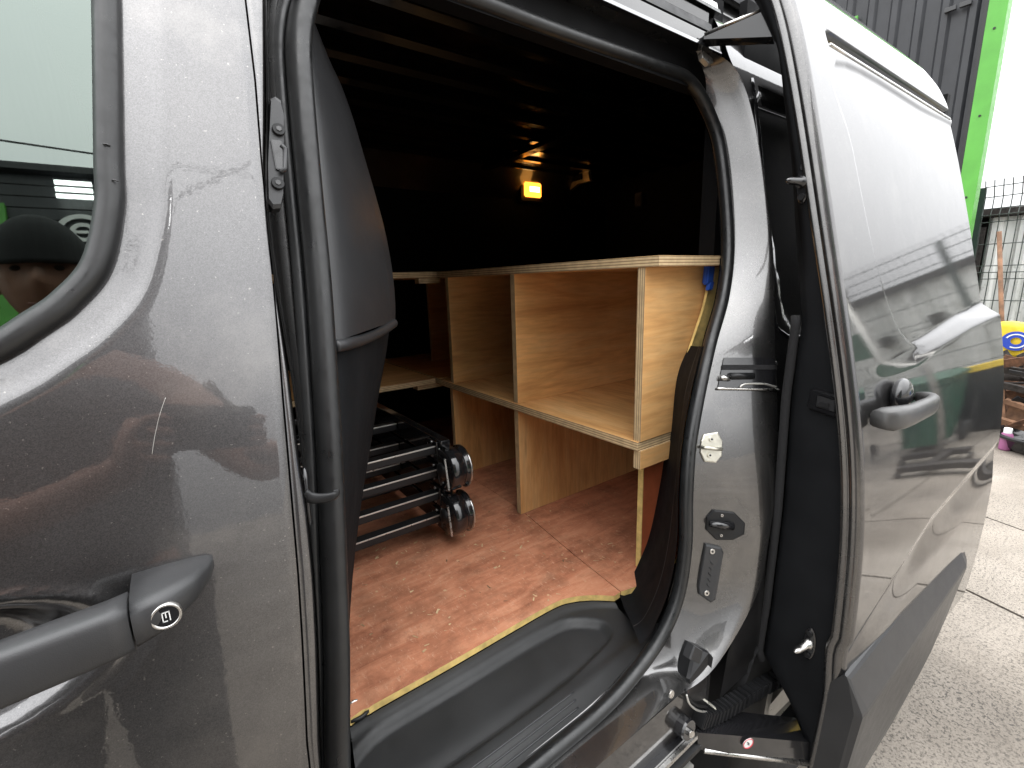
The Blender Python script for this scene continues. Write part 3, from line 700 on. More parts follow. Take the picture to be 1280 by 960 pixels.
# roof edge above the aperture: painted strip, black upper track and gutter rail
def extr(name, prof, x0, x1, mat, parent=van, smooth=False, x0f=None):
    rings = [[Vector((x, a, zc(b))) for a, b in prof] for x in (x0, x1)]
    return loft(name, rings, mat, parent, smooth=smooth, caps=True)
extr('upper_track', [(.545, .392), (.60, .392), (.60, .470), (.575, .470), (.575, .425), (.553, .420), (.549, .400)], -.3, .885, 'black_gloss')
extr('track_rail', [(.556, .426), (.568, .423), (.572, .438), (.560, .441)], -.3, .87, 'black_plastic')
extr('track_rail', [(.566, .446), (.580, .446), (.580, .462), (.566, .462)], -.3, .87, 'black_gloss')
extr('roof_gutter', [(.566, .472), (.60, .470), (.605, .486), (.585, .494), (.570, .487)], -.3, .90, 'steel')
extr('gutter_seal', [(.560, .466), (.59, .466), (.60, .474), (.563, .4735)], -.3, .90, 'rubber')

# ---- rear quarter -----------------------------------------------------------
WC = (1.13, zc(-.95))
rp = [(.955, .30), (.955, -.08), (.99, -.115), (1.2, -.13), (2.05, -.12), (2.05, .34), (1.0, .34)]
rpw = [(a, b + H) for a, b in rp]
def yq(x, z): return ysk(z) + .016 * sm(.008, -.010, sdist(x, z, rpw))
RQZ = [zc(v) for v in (-.75, -.66, -.57, -.47, -.38, -.29, -.21, -.116, -.03, .06, .21, .35, .392, .56)]; RQX = [.70, .713, .783, .818, .838, .853, .865, .881, .905, .925, .931, .918, .90, .90]
field('rear_quarter', lambda z: interp(z, RQZ, RQX), 2.12, zc(-.75), zc(.50), 90, 110, yq, 'paint', van, keep=lambda x, z: np.hypot(x - WC[0], z - WC[1]) > .385)
field('quarter_moulding', .96, 2.05, zc(.318), zc(.345), 30, 4, lambda x, z: yq(x, z) - .012, 'black_gloss', van)
box('quarter_ledge', (.975, ysk(zc(-.125)) - .004, zc(-.135)), (2.05, ysk(zc(-.125)) + .02, zc(-.122)), 'paint', van, .004)
pts = [SK(*q, .004) for q in ((938, 100), (945, 150), (951, 220), (957, 300), (962, 360), (967, 405), (978, 418), (990, 425))]
tube('quarter_seal', catmull(pts, 4), .0065, 'black_gloss', van, 8)
# wheel arch liner and wheel
lathe('wheel_arch_liner', (WC[0], .39, WC[1]), (0, 1, 0), [(.384, -.03), (.384, .35), (0.0, .36)], 'felt', van, 40)
wh = lathe('rear_wheel', (WC[0], .37, WC[1]), (0, 1, 0), [(.205, .012), (.225, .0), (.275, -.006), (.305, .012), (.318, .04), (.318, .17), (.29, .2), (.2, .2)], 'tyre', van, 56)
lathe('rim', (WC[0], .37, WC[1]), (0, 1, 0), [(.212, .004), (.208, -.002), (.200, .000), (.192, .012), (.186, .09), (0.01, .10)], 'alloy', wh, 56)
for k in range(5):
    a = 2 * math.pi * k / 5 + .62; d = Vector((math.cos(a), 0, math.sin(a))); s_ = Vector((-d.z, 0, d.x)); c = Vector((WC[0], .372, WC[1]))
    V = [c + d * .03 + s_ * .035, c + d * .03 - s_ * .035, c + d * .195 - s_ * .022, c + d * .195 + s_ * .022]
    V = V + [v + Vector((0, .04, 0)) for v in V]
    mesh('spoke', V, [(0, 1, 2, 3), (4, 7, 6, 5), (0, 4, 5, 1), (1, 5, 6, 2), (2, 6, 7, 3), (3, 7, 4, 0)], 'alloy', wh, False)
disc('hub_cap', (WC[0], .375, WC[1]), (0, -1, 0), .045, .012, 'alloy', wh)

# ---- roof, far side, tail, underside ---------------------------------------
V = []; Fa = []
rf = [(.60, .50), (.66, .545), (.78, .575), (1.2, .59), (1.7, .575), (1.82, .545), (1.90, .48), (1.99, .2), (2.03, -.1), (2.06, -.5), (2.03, -.95)]
loft('roof_panel', [[Vector((x, a, zc(b))) for a, b in rf] for x in (-.7, .9, 2.12)], 'paint', van, closed=False)
loft('rear_roof_edge', [[Vector((x, a, zc(b))) for a, b in ((ysk(zc(.50)), .50), (.60, .522), (.66, .548))] for x in (.90, 2.12)], 'paint', van, closed=False)
box('tail_panel', (2.12, .66, zc(-.95)), (2.15, 1.95, zc(.55)), 'paint', van, .004)
box('nose_panel', (-1.1, .38, zc(-.95)), (-1.06, 2.04, zc(.1)), 'paint', van, .004)
box('underbody', (-1.0, .46, zc(-.78)), (.80, 2.0, zc(-.70)), 'felt', van, 0)
box('underbody', (1.46, .46, zc(-.78)), (2.1, 2.0, zc(-.70)), 'felt', van, 0)
box('cab_seat', (-.75, .62, zc(-.6)), (-.3, 1.15, zc(-.32)), 'cloth_black', van, .05); box('cab_seat_back', (-.38, .62, zc(-.4)), (-.22, 1.12, zc(.28)), 'cloth_black', van, .05)

box('cab_dark_headliner', (-1.05, .62, zc(.49)), (-.145, 1.88, zc(.50)), 'felt', van, 0)  # unseen dark sheets added to keep the cab black behind the glass
box('cab_dark_door_lining', (-1.05, 1.87, zc(-.7)), (-.145, 1.885, zc(.485)), 'felt', van, 0)
# ---- load space -------------------------------------------------------------
FZ = zc(-.62)
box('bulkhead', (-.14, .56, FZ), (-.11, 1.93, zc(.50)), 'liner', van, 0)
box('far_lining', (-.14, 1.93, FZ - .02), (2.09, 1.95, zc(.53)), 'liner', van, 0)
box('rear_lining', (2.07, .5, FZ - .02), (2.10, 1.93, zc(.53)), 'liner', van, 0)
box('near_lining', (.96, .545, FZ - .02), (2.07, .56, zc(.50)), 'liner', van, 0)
# ribbed roof skin inside
prof = []; y = .585
while y < 1.93:
    prof += [(y, .520), (y + .085, .520), (y + .095, .508), (y + .12, .508), (y + .13, .520)]; y += .13
prof = [(min(a, 1.945), b) for a, b in prof]
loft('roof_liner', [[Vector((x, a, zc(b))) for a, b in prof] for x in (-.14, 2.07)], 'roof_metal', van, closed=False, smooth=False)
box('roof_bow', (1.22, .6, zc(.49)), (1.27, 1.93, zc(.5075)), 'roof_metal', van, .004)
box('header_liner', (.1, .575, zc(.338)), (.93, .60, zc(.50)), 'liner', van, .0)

# plywood floor in two boards
fe = [P(*q, Z=FZ) for q in ((436, 900), (452, 888), (462, 884), (475, 876), (560, 829), (640, 783), (690, 755), (712, 747), (740, 744), (768, 745))]
fe = catmull(fe, 4)
def flat_board(name, poly, z0, z1, mats, parent):
    n = len(poly); V = [Vector((p[0], p[1], z1)) for p in poly] + [Vector((p[0], p[1], z0)) for p in poly]
    me = bpy.data.meshes.new(name); me.from_pydata([tuple(v) for v in V], [], [tuple(range(n))] + [(i, i + n, (i + 1) % n + n, (i + 1) % n) for i in range(n)])
    me.update(); o = link(name, me, list(mats), parent)
    for p in me.polygons: p.material_index = 1 if p.normal.y < -.25 and abs(p.normal.z) < .5 else 0
    bm = bmesh.new(); bm.from_mesh(me); bmesh.ops.recalc_face_normals(bm, faces=bm.faces)
    if bm.faces[:][0].normal.z < 0: bmesh.ops.reverse_faces(bm, faces=bm.faces)
    bm.to_mesh(me); bm.free(); return o
yl = fe[-1].y
flat_board('floor_board', [(-.12, fe[0].y + .06), (fe[0].x - .02, fe[0].y + .055)] + [(p.x, p.y) for p in fe] + [(.652, fe[-1].y + .001), (.668, .70), (.7085, .985), (.714, 1.25), (.714, 1.93), (-.12, 1.93)], FZ - .012, FZ, ('ply_floor', 'ply_edge_light'), van)
flat_board('floor_board', [(.654, fe[-1].y + .001), (.70, .545), (.9, .562), (2.06, .562), (2.06, 1.93), (.716, 1.93), (.716, 1.25), (.7105, .985), (.670, .70)], FZ - .012, FZ, ('ply_floor', 'ply_edge_light'), van)
box('floor_pan', (-.13, .62, FZ - .05), (2.07, 1.93, FZ - .018), 'liner', van, 0)
# wood chips and dust lying on the boards
parts = []
for k in range(150):
    x = rng.uniform(.18, .9); y_ = rng.uniform(.62, 1.05); s_ = rng.uniform(.001, .0034); a = rng.uniform(0, 3.14)
    d = Vector((math.cos(a), math.sin(a), 0)) * s_ * rng.uniform(1, 2.6); q = Vector((-d.y, d.x, 0)).normalized() * s_ * .5; c = Vector((x, y_, FZ + .0006))
    parts.append(([c - d - q, c + d - q, c + d + q, c - d + q + Vector((0, 0, .0012))], [(0, 1, 2, 3)]))
o = multi('wood_chips', parts, 'edge_x', None); o['kind'] = 'stuff'; o['label'] = 'pale wood chips scattered over the red brown plywood floor'
# tie-down eye by the door
td = P(443, 882, Z=FZ - .004)
lathe('tie_down_cup', td, (0, 0, 1), [(0, -.02), (.018, -.02), (.022, 0), (.026, .001), (.026, -.004)], 'black_plastic', van, 24)
tube('tie_down_ring', [td + Vector((.012 * math.cos(t), 0.004, -.008 + .012 * math.sin(t))) for t in np.linspace(0, 6.283, 17)[:-1]], .0022, 'steel', van, 8, True)

# step trim in the door well
sb = [P(742, 880, Y=.41)]
idx = [i for i in range(NP) if SE[i].y < zc(-.50) and .07 < SE[i].x < .62]
lowc = sorted([(SE[i].x, SE[i].y) for i in idx if SE[i].y < zc(-.52)])
lx = [a for a, b in lowc]; lz = [b for a, b in lowc]
ns, nt_ = 90, 40; V = []
for i in range(ns + 1):
    s_ = i / ns
    xa = .085 + (.60 - .085) * s_; za = interp(xa, lx, lz); A = Vector((xa, ysk(za) + .056, za - .001))
    fi = s_ * (len(fe) - 1); k = int(min(fi, len(fe) - 2)); B = fe[k].lerp(fe[k + 1], fi - k); B = Vector((B.x, B.y - .0015, FZ - .013))
    for j in range(nt_ + 1):
        t = j / nt_; p = A.lerp(B, t)
        up = max(0, za - (FZ - .005))                       # at the rear end the trim climbs with the seal
        p.z = A.z * (1 - sm(0, .5, t)) + B.z * sm(0, .5, t)
        lens = max(0., 1 - abs((s_ - .40) / .50) ** 3.0)      # dished tread with rounded ends
        mid = .60; wd = .26 * lens ** .6 + 1e-4
        dep = sm(wd + .05, wd - .02, abs(t - mid)) * sm(0, .25, lens)
        p.z -= .013 * dep * (1 if lens > 0 else 0)
        p.z -= .006 * sm(.2, .32, t) * sm(1.0, .90, t)
        V.append(p)
W = nt_ + 1
mesh('step_trim', V, [(i * W + j, i * W + j + 1, (i + 1) * W + j + 1, (i + 1) * W + j) for i in range(ns) for j in range(nt_)], 'step_plastic', van)
for tt in (.10, .155, .21):
    pts = []
    for i in range(12, 58): v0 = V[i * W + int(tt * nt_)].lerp(V[i * W + int(tt * nt_) + 1], tt * nt_ % 1); pts.append(v0 + Vector((0, 0, .0006)))
    tube('tread_ridge', pts, .0016, 'grey_plastic', van, 6)
# lower C pillar trim rising from the step
cpo = [(878, 432), (862, 498), (852, 560), (848, 620), (846, 680), (836, 738), (815, 788), (800, 806)]
cpi = [(860, 432), (845, 470), (838, 540), (831, 600), (816, 676), (802, 716), (788, 742), (775, 746)]
o_ = catmull([SK(*q, .056) for q in cpo], 8); i_ = catmull([P(*q, Y=.555 if k < 5 else .552) for k, q in enumerate(cpi)], 8)
rows = []
for a, b in zip(o_, i_):
    mid = a.lerp(b, .45) + Vector((-.006, -.012, 0)); m2 = a.lerp(b, .40) + Vector((-.004, -.008, 0))
    rows.append([a, a.lerp(b, .18) + Vector((-.004, -.006, 0)), m2, mid, a.lerp(b, .75) + Vector((-.004, -.004, 0)), b, b + Vector((.03, .03, 0))])
loft('c_pillar_trim', rows, 'dull_plastic', van, closed=False)
tube('trim_seam', [a.lerp(b, .42) + Vector((-.0055, -.0105, 0)) for a, b in zip(o_, i_)], .0012, 'grey_plastic', van, 6)
box('c_pillar_lining', (.93, .565, zc(-.6)), (.97, .60, zc(.45)), 'liner', van, 0)

# B pillar inner trim: upper cover with a ledge, lower cover
def bcover(name, rows_px, n=10, ybase=.02, mat='black_plastic'):
    rows = []
    for y_, xl, xr, slope, dy in rows_px:
        L = SK(xl, y_, .056); Rr = P(xr, y_ + slope, Y=.66 + dy)
        r = []
        for k in range(n + 1):
            t = k / n; px = xl - 2 + (xr - xl + 2) * t; py = y_ + slope * t
            Yd = L.y + (Rr.y - L.y) * (t ** 2.2)
            r.append(P(px, py, Y=Yd))
        r.append(r[-1] + Vector((.004, .03, 0))); r.append(r[-1] + Vector((-.02, .10, 0)))
        rows.append(r)
    sm_rows = []
    cols = [catmull([rw[c] for rw in rows], 4) for c in range(len(rows[0]))]
    return loft(name, [[cols[c][i] for c in range(len(cols))] for i in range(len(cols[0]))], mat, van, closed=False, flip=True)
bcover('b_pillar_cover', [(20, 384, 390, 0, -.06), (45, 382, 400, 0, -.04), (75, 382, 412, 0, -.02), (110, 385, 428, 0, 0), (150, 388, 442, 0, 0), (200, 393, 456, -2, 0), (250, 398, 470, -4, 0), (300, 403, 482, -8, 0), (350, 408, 490, -14, 0), (400, 414, 494, -24, 0), (428, 418, 494, -27, 0)], mat='grey_plastic')
bcover('b_pillar_lower_cover', [(436, 419, 487, -27, .03), (460, 420, 483, -20, .03), (500, 422, 474, -10, .03), (560, 425, 463, 0, .03), (620, 428, 453, 0, .03), (700, 431, 443, 0, .02), (780, 434, 437, 0, .0), (870, 435, 436, 0, -.1), (960, 436, 437, 0, -.14)], mat='dull_plastic')
lp = [SK(419, 433, .050)] + [P(q[0], q[1], Y=q[2]) for q in ((435, 430, .49), (455, 424, .53), (475, 415, .585), (492, 404, .65))]
tube('cover_ledge', catmull(lp, 5), [.0065] * 21, 'grey_plastic', van, 8)
box('b_pillar_inner', (.015, .52, FZ - .05), (.085, .62, zc(.4)), 'liner', van, 0)

# interior lamp (lit) and the pillar gusset it shines on
lc_ = P(664, 238, Y=1.915)
lamp = obox('interior_lamp', lc_ + Vector((0, .004, -.004)), Vector((.072, 0, 0)), Vector((0, .010, 0)), Vector((0, 0, .052)), 'black_plastic', van, .006)
obox('lamp_lens', lc_ + Vector((0, -.012, 0)), Vector((.052, 0, 0)), Vector((0, .008, 0)), Vector((0, 0, .034)), 'lamp_lens', lamp, .006)
obox('lamp_bulb', lc_ + Vector((.006, -.0205, .002)), Vector((.030, 0, 0)), Vector((0, .001, 0)), Vector((0, 0, .012)), 'bulb_hot', lamp, .0008)
ld = bpy.data.lights.new('lamp_glow', 'POINT'); ld.energy = .035; ld.color = (1, .42, .08); ld.shadow_soft_size = .03
lo = bpy.data.objects.new('lamp_glow', ld); C.objects.link(lo); lo.location = lc_ + Vector((0, -.05, 0)); adopt(lo, lamp)
gp = [(692, 228), (734, 207), (737, 226), (722, 230), (710, 240), (704, 252), (697, 250)]
gv = [P(*q, X=1.78) for q in gp]
V = gv + [v + Vector((.02, 0, 0)) for v in gv]; n = len(gv)
mesh('pillar_gusset', V, [tuple(range(n))] + [(i, i + n, (i + 1) % n + n, (i + 1) % n) for i in range(n)], 'zinc', van, False)
for q, rx_, rz_ in (((721, 222), .035, .014), ((702, 239), .014, .022)):
    c = P(*q, X=1.775); obox('gusset_slot', c, Vector((.003, 0, 0)), Vector((0, rx_, 0)), Vector((0, 0, rz_)), 'liner', van, .001)
# hanging catch on the rear door lining
c = P(801, 250, X=1.75); obox('rear_latch', c, Vector((.02, 0, 0)), Vector((0, .02, 0)), Vector((0, 0, .03)), 'scrap_dark', van, .004)
# red plywood lining low on the near wall, curved light edged lining above
box('side_lining', (.748, .582, FZ + .0005), (1.25, .594, zc(-.33)), 'red_ply', van, .0005)
box('side_lining_edge', (.745, .5818, FZ + .0005), (.7478, .5942, zc(-.33)), 'ply_edge_light', van, .0003)
up_ = catmull([P(*q, Y=.535) for q in ((890, 335), (886, 358), (880, 385), (872, 410), (862, 440), (850, 480))], 5)
loft('upper_lining', [up_, [p + Vector((.001, .006, 0)) for p in up_], [p + Vector((.25, .012, 0)) for p in up_]], 'ply_edge_light', van, closed=False, smooth=False)

# ---- fittings on the pillars ------------------------------------------------
def plate(name, corners, thick, mat, parent=van, normal=None, bevel=True):
    """plate with thickness from an outline of points, raised towards the outside"""
    V0 = [Vector(c) for c in corners]; n = len(V0); c = sum(V0, Vector()) / n
    nn = Vector((0, 0, 0))
    for i in range(n): nn += (V0[i] - c).cross(V0[(i + 1) % n] - c)
    nn.normalize()
    if nn.dot(c - Vector((0, 0, H))) > 0: nn = -nn
    V1 = [v + nn * thick * .75 for v in V0]; V2 = [c + (v - c) * .93 + nn * thick for v in V0]; Vb = [v - nn * .004 for v in V0]
    loft(name, [Vb, V1, V2], mat, parent, caps=True, smooth=False)
    return c + nn * thick, nn
def onplane(px, py, c, n):
    r = ray(px, py); o = Vector((0, 0, H)); k = (Vector(c) - o).dot(n) / r.dot(n); return o + r * k
JN = Vector((-.25, -1, .2)).normalized()
def jp(px, py, e=.030): return JP(px, py)
def screw(name, p, n, r, mat='steel', parent=van):
    disc(name, p, n, r, .0022, mat, parent, 16); disc('screw_socket', p + n * .0021, n, r * .45, .0006, 'black_gloss', parent, 8)
# striker plate
cs, ns_ = plate('striker_plate', [jp(*q, .042) for q in ((879, 543), (896, 540), (902, 551), (901, 570), (894, 578), (880, 577), (875, 566), (876, 551))], .0035, 'zinc')
for q in ((889, 549), (887, 569)): screw('plate_screw', onplane(*q, cs, ns_), ns_, .0045, 'zinc')
a, b = onplane(878, 559, cs, ns_) + ns_ * .006, onplane(899, 561, cs, ns_) + ns_ * .006
tube('striker_loop', [a - ns_ * .006, a, a.lerp(b, .5) + ns_ * .003, b, b - ns_ * .006], .0034, 'zinc', van, 10)
# octagonal guide socket
cs, ns_ = plate('guide_socket', [jp(*q, .042) for q in ((883, 646), (891, 637), (917, 640), (930, 653), (929, 667), (915, 674), (894, 674), (882, 662))], .004, 'black_plastic')
a, b = onplane(886, 654, cs, ns_), onplane(913, 656, cs, ns_); tube('guide_sleeve', [a + ns_ * .003, a.lerp(b, .5) + ns_ * .005, b + ns_ * .006], [.005, .0065, .0075], 'black_gloss', van, 14)
for q in ((902, 644), (901, 669)): screw('socket_screw', onplane(*q, cs, ns_), ns_, .0026)
# bump plate
cs, ns_ = plate('bump_plate', [jp(*q, .042) for q in ((881, 679), (900, 683), (903, 690), (893, 748), (887, 752), (873, 742), (872, 732))], .005, 'grey_plastic')
for q in ((890, 689), (883, 741)): screw('plate_screw', onplane(*q, cs, ns_), ns_, .0048)
multi('embossed_mark', [tubeg([onplane(888 - k * 1.1, 702 + k * 7, cs, ns_) , onplane(891 - k * 1.1, 706 + k * 7, cs, ns_)], .0008, 5) for k in range(5)], 'grey_plastic', van)
# middle track pocket: no hole, dark patches laid over the jamb as its shade
def skinpatch(name, pxs, pys, off, mat, left=None):
    rows = []
    for y_ in pys:
        r = []
        for x_ in pxs:
            xx = x_ + (left(y_) if left else 0) * (pxs[-1] - x_) / (pxs[-1] - pxs[0]); p = JP(xx, y_); r.append(p + (Vector((0, 0, H)) - p).normalized() * off)
        rows.append(r)
    return loft(name, rows, mat, van, closed=False, flip=False)
skinpatch('middle_track', list(np.linspace(897, 986, 16)), list(np.linspace(447, 487, 8)), .0025, 'black_gloss', left=lambda y_: 8 * (487 - y_) / 40)
skinpatch('track_shade_strip', list(np.linspace(903, 986, 16)), list(np.linspace(456, 462, 3)), .004, 'felt')
cs, ns_ = JP(925, 472), Vector((-.6, -.8, 0)).normalized()
tube('track_roller', [JP(900, 472) - ray(900, 472).normalized() * .005, JP(912, 473) - ray(912, 473).normalized() * .005], .005, 'steel', van, 12)
tube('track_roller_arm', [JP(912, 470) - ray(912, 470).normalized() * .005, JP(942, 470) - ray(942, 470).normalized() * .005], .006, 'black_plastic', van, 10)
tube('track_lip', [JP(896 + 9 * k, 485.5 + .2 * k) - ray(900, 486).normalized() * .003 for k in range(10)], .0026, 'steel', van, 10)
tube('track_flange', catmull([JP(q[0], q[1]) - ray(*q).normalized() * .004 for q in ((925, 484), (932, 480), (955, 480), (970, 484))], 5), .002, 'alloy', van, 8)
# guide wedge with two screws on the B pillar, small hook lower down
we = [SK(*q, .012) for q in ((337, 128), (343, 125), (350, 130), (354, 145), (353, 250), (350, 263), (340, 264), (334, 256), (333, 210))]
wd_, wn_ = plate('guide_wedge', we, .007, 'grey_plastic')
for q in ((348, 163), (347, 230)): 
    p = onplane(*q, wd_, wn_); disc('wedge_screw', p, wn_, .0052, .003, 'black_plastic', van, 18); disc('screw_socket', p + wn_ * .003, wn_, .0024, .0008, 'black_gloss', van, 6)
p0, p1 = onplane(345, 180, wd_, wn_), onplane(351, 210, wd_, wn_); c = (p0 + p1) / 2
obox('wedge_slot', c + wn_ * .0005, Vector((.0042, 0, 0)), wn_ * .002, (Vector((0, 0, 1)) - wn_ * wn_.z).normalized() * .013, 'black_gloss', van, .0006)
b_ = [onplane(q[0], q[1], wd_, wn_) + wn_ * .003 for q in ((351, 183), (356, 188), (356, 213), (350, 217))]; tube('wedge_loop', b_, .002, 'grey_plastic', van, 8)
hk = [SK(q[0], q[1], q[2]) for q in ((380, 618, .006), (388, 622, .004), (400, 623, .0), (414, 621, -.004), (420, 617, -.005), (420, 612, -.005))]
tube('door_catch_hook', catmull(hk, 4), [.0062 - .0036 * i / 20 for i in range(21)], 'black_plastic', van, 8, sq=.5)
tube('hook_spring', [SK(380, 585, .012), SK(382, 600, .010), SK(385, 640, .010), SK(388, 655, .012)], .0022, 'black_gloss', van, 8)

# lower roller arm, its track and the cable chain
extr('lower_track', [(.352, -.742), (.40, -.742), (.41, -.70), (.47, -.70), (.47, -.80), (.352, -.80)], .02, .66, 'black_gloss')
extr('track_rail', [(.345, -.748), (.3515, -.748), (.3515, -.756), (.345, -.756)], .02, .65, 'steel')
extr('track_rail', [(.342, -.770), (.3515, -.768), (.3515, -.780), (.342, -.780)], .02, .65, 'black_plastic')
extr('sill_step', [(.345, -.806), (.46, -.802), (.46, -.83), (.35, -.85)], .02, .60, 'alloy')
a0, a1 = P(872, 916, Y=.345), P(1036, 930, X=.875); b0, b1_ = P(872, 936, Y=.345), P(1036, 962, X=.875)
dv = Vector((.02, .05, 0))
loft('roller_arm', [[a0, a0 + dv, b0 + dv, b0], [a0.lerp(a1, .2) + Vector((0, -.004, .004)), a0.lerp(a1, .2) + dv, b0.lerp(b1_, .2) + dv, b0.lerp(b1_, .2) + Vector((0, -.004, 0))], [a1, a1 + dv, b1_ + dv, b1_]], 'black_gloss', van, caps=True, smooth=False)
q0, q1 = P(880, 938, Y=.340), P(1028, 956, X=.858); tube('arm_edge', [q0, q1], .0045, 'steel', van, 8)
cst, nst = a0.lerp(a1, .3), (a1 - a0).cross(b0 - a0).normalized()
if nst.dot(cst - Vector((0, 0, H))) > 0: nst = -nst
cst = cst + nst * .007
sc_ = onplane(935, 929, cst, nst); disc('warning_sticker', sc_, nst, .0105, .0006, 'white_paint', van, 22)
tube('sticker_ring', [sc_ + nst * .0008 + (nst.cross(Vector((0, 0, 1))).normalized() * math.cos(t) + Vector((0, 0, 1)) * math.sin(t)) * .0095 for t in np.linspace(0, 6.283, 25)[:-1]], .0008, 'red_print', van, 5, True)
u_ = nst.cross(Vector((0, 0, 1))).normalized(); tube('sticker_glyph', [sc_ + nst * .0007 + u_ * .003 + Vector((0, 0, .004)), sc_ + nst * .0007 - u_ * .002, sc_ + nst * .0007 + u_ * .002, sc_ + nst * .0007 - u_ * .003 - Vector((0, 0, .004))], .0007, 'rubber', van, 5)
pv = P(862, 915, Y=.343); disc('pivot_bracket', pv + Vector((0, .024, 0)), (0, -1, .1), .017, .024, 'black_gloss', van, 20); disc('pivot_bolt', pv, (-.3, -1, .2), .006, .006, 'steel', van, 8)
obox('pivot_plate', P(880, 896, Y=.36), Vector((.022, 0, .008)), Vector((0, .012, 0)), Vector((-.004, 0, .010)), 'zinc', van, .002)
cw = catmull([P(858, 868, Y=.35), P(862, 880, Y=.345), P(872, 888, Y=.345), P(884, 890, Y=.35)], 6); tube('wire', cw, .0018, 'alloy', van, 6); tube('wire', [p + Vector((.004, .004, .004)) for p in cw], .0022, 'black_plastic', van, 6)
ch = catmull([P(872, 897, Y=.352), P(890, 893, Y=.352), P(915, 880, Y=.350), P(945, 862, Y=.347), P(990, 838, Y=.343)], 5)
for k in range(len(ch) - 1):
    a, b = ch[k], ch[k + 1]; d = b - a; L = d.length; t = d.normalized(); s_ = t.cross(Vector((0, 0, 1))).normalized(); u2 = s_.cross(t)
    obox('chain_link', (a + b) / 2, t * L * .36, s_ * .012, u2 * .0125, 'black_plastic', van, .0015)
    obox('chain_pin', (a + b) / 2 + t * L * .5, t * L * .22, s_ * .009, u2 * .008, 'black_gloss', van, .001)
# rubber stop block low on the C pillar
sbp = [JP(*q) for q in ((857, 800), (873, 806), (879, 812), (870, 865), (849, 872), (848, 840))]
plate('stop_block', sbp, .022, 'black_plastic')
plate('stop_pad', [SK(*q, .004) for q in ((862, 803), (872, 809), (868, 826), (856, 820))], .010, 'grey_plastic')
scp = SK(838, 867, -.002); disc('sill_screw', scp, (0, -1, .2), .006, .003, 'steel', van, 14)
# upper roller bracket
ub = [SK(*q, .02) for q in ((868, 58), (886, 66), (890, 80), (884, 82), (876, 74), (874, 64))]
plate('upper_bracket', ub, .004, 'alloy'); tube('upper_roller', [SK(896, 52, .02), SK(896, 70, .02)], .009, 'steel', van, 12)

# ---- sliding door, run back along the flank ---------------------------------
DO = -.145
XF = .830
ZD0, ZD1 = zc(-.90), zc(.475)
RZ = [zc(v) for v in (-.90, -.68, -.49, -.30, -.13, .0, .10, .26, .36, .40, .44, .475)]; RX2 = [1.695, 1.70, 1.70, 1.70, 1.70, 1.695, 1.69, 1.67, 1.655, 1.652, 1.63, 1.57]
xrear = lambda z: interp(z, RZ, RX2)
beltz = lambda x: zc(interp(x, [.83, 1.10, 1.25, 1.45, 1.70], [-.165, -.155, -.135, -.115, -.10]))
panel = [(p.x, p.y + H) for p in catmull([(.945, .335, 0), (.955, .20, 0), (.985, .02, 0), (1.03, -.08, 0), (1.10, -.135, 0), (1.22, -.137, 0), (1.45, -.115, 0), (1.80, -.095, 0), (1.85, .15, 0), (1.80, .335, 0), (1.4, .345, 0)], 6, True)]
def ydoor(x, z):
    b = beltz(x)
    y = ysk(z) + DO - .028 * np.clip((x - .86) / .84, 0, 1) ** 1.15 * sm(b + .012, b - .024, z) * (1 - .25 * sm(.0, .45, b - z))
    y = y + .0042 * sm(.003, -.008, sdist(x, z, panel))
    y = y + .020 * sm(.013, .006, abs(z - zc(.372))) * sm(.925, .950, x)          # slot under the roof flange
    zl = zc(interp(x, [.83, 1.2, 1.7], [-.63, -.52, -.47]))
    y = y + .006 * sm(-.03, .0, zl - z) * sm(.10, .0, zl - z)                     # pressed line low on the door
    d = np.clip(x - XF, 0, .006); y = y + .004 * (1 - d / .006) ** 2
    return float(y) if np.ndim(y) == 0 else y
sdoor = field('sliding_door', XF, xrear, ZD0, ZD1, 300, 380, ydoor, 'paint', van)
# painted edge return, then the black edge face with its weather strip
zs = list(np.linspace(ZD0, ZD1, 80))
INZ = [zc(v) for v in (-.90, -.80, -.73, -.62, -.42, -.21, -.08, .05, .17, .27, .344, .42, .48)]; INY = [.25, .30, .357, .351, .347, .352, .348, .369, .387, .408, .422, .46, .50]
yin = lambda z: interp(z, INZ, INY)
def ye(z): return ydoor(XF, z)
rows = [[Vector((XF - a_ * (.6 if a_ > 0 else 1), ye(z) + b_, z)) for a_, b_ in ((0, 0), (.004, .0025), (.0075, .0075), (.0085, .0125), (.0068, .0135), (.0085, .0150), (.0115, .0205), (.011, .0245), (-.006, .0285))] for z in zs]
loft('door_edge', rows, 'paint_jamb', sdoor, closed=False, flip=True)
rows = [[Vector((XF + .004, ye(z) + .0255, z)), Vector((XF + .003, ye(z) + .03, z)), Vector((XF + .004, (ye(z) + .03) * .4 + yin(z) * .6, z)), Vector((XF + .005, max(yin(z) - .012, ye(z) + .031), z)), Vector((XF + .014, max(yin(z), ye(z) + .034), z)), Vector((XF + .05, max(yin(z), ye(z) + .034) + .004, z)), Vector((1.64, max(yin(z), ye(z) + .03) + .004, z)), Vector((1.66, ye(z) + .02, z))] for z in zs]
loft('door_inner_trim', rows, 'dull_plastic', sdoor, closed=False, flip=True)
sp2 = [Vector((XF + .006, yin(z) + .006, z)) for z in np.linspace(zc(-.74), zc(-.07), 40)]
tube('weather_strip', sp2, .007, 'felt', sdoor, 10)
box('door_bottom', (XF + .02, .235, ZD0 - .01), (1.66, .33, ZD0 + .02), 'black_plastic', sdoor, .004)
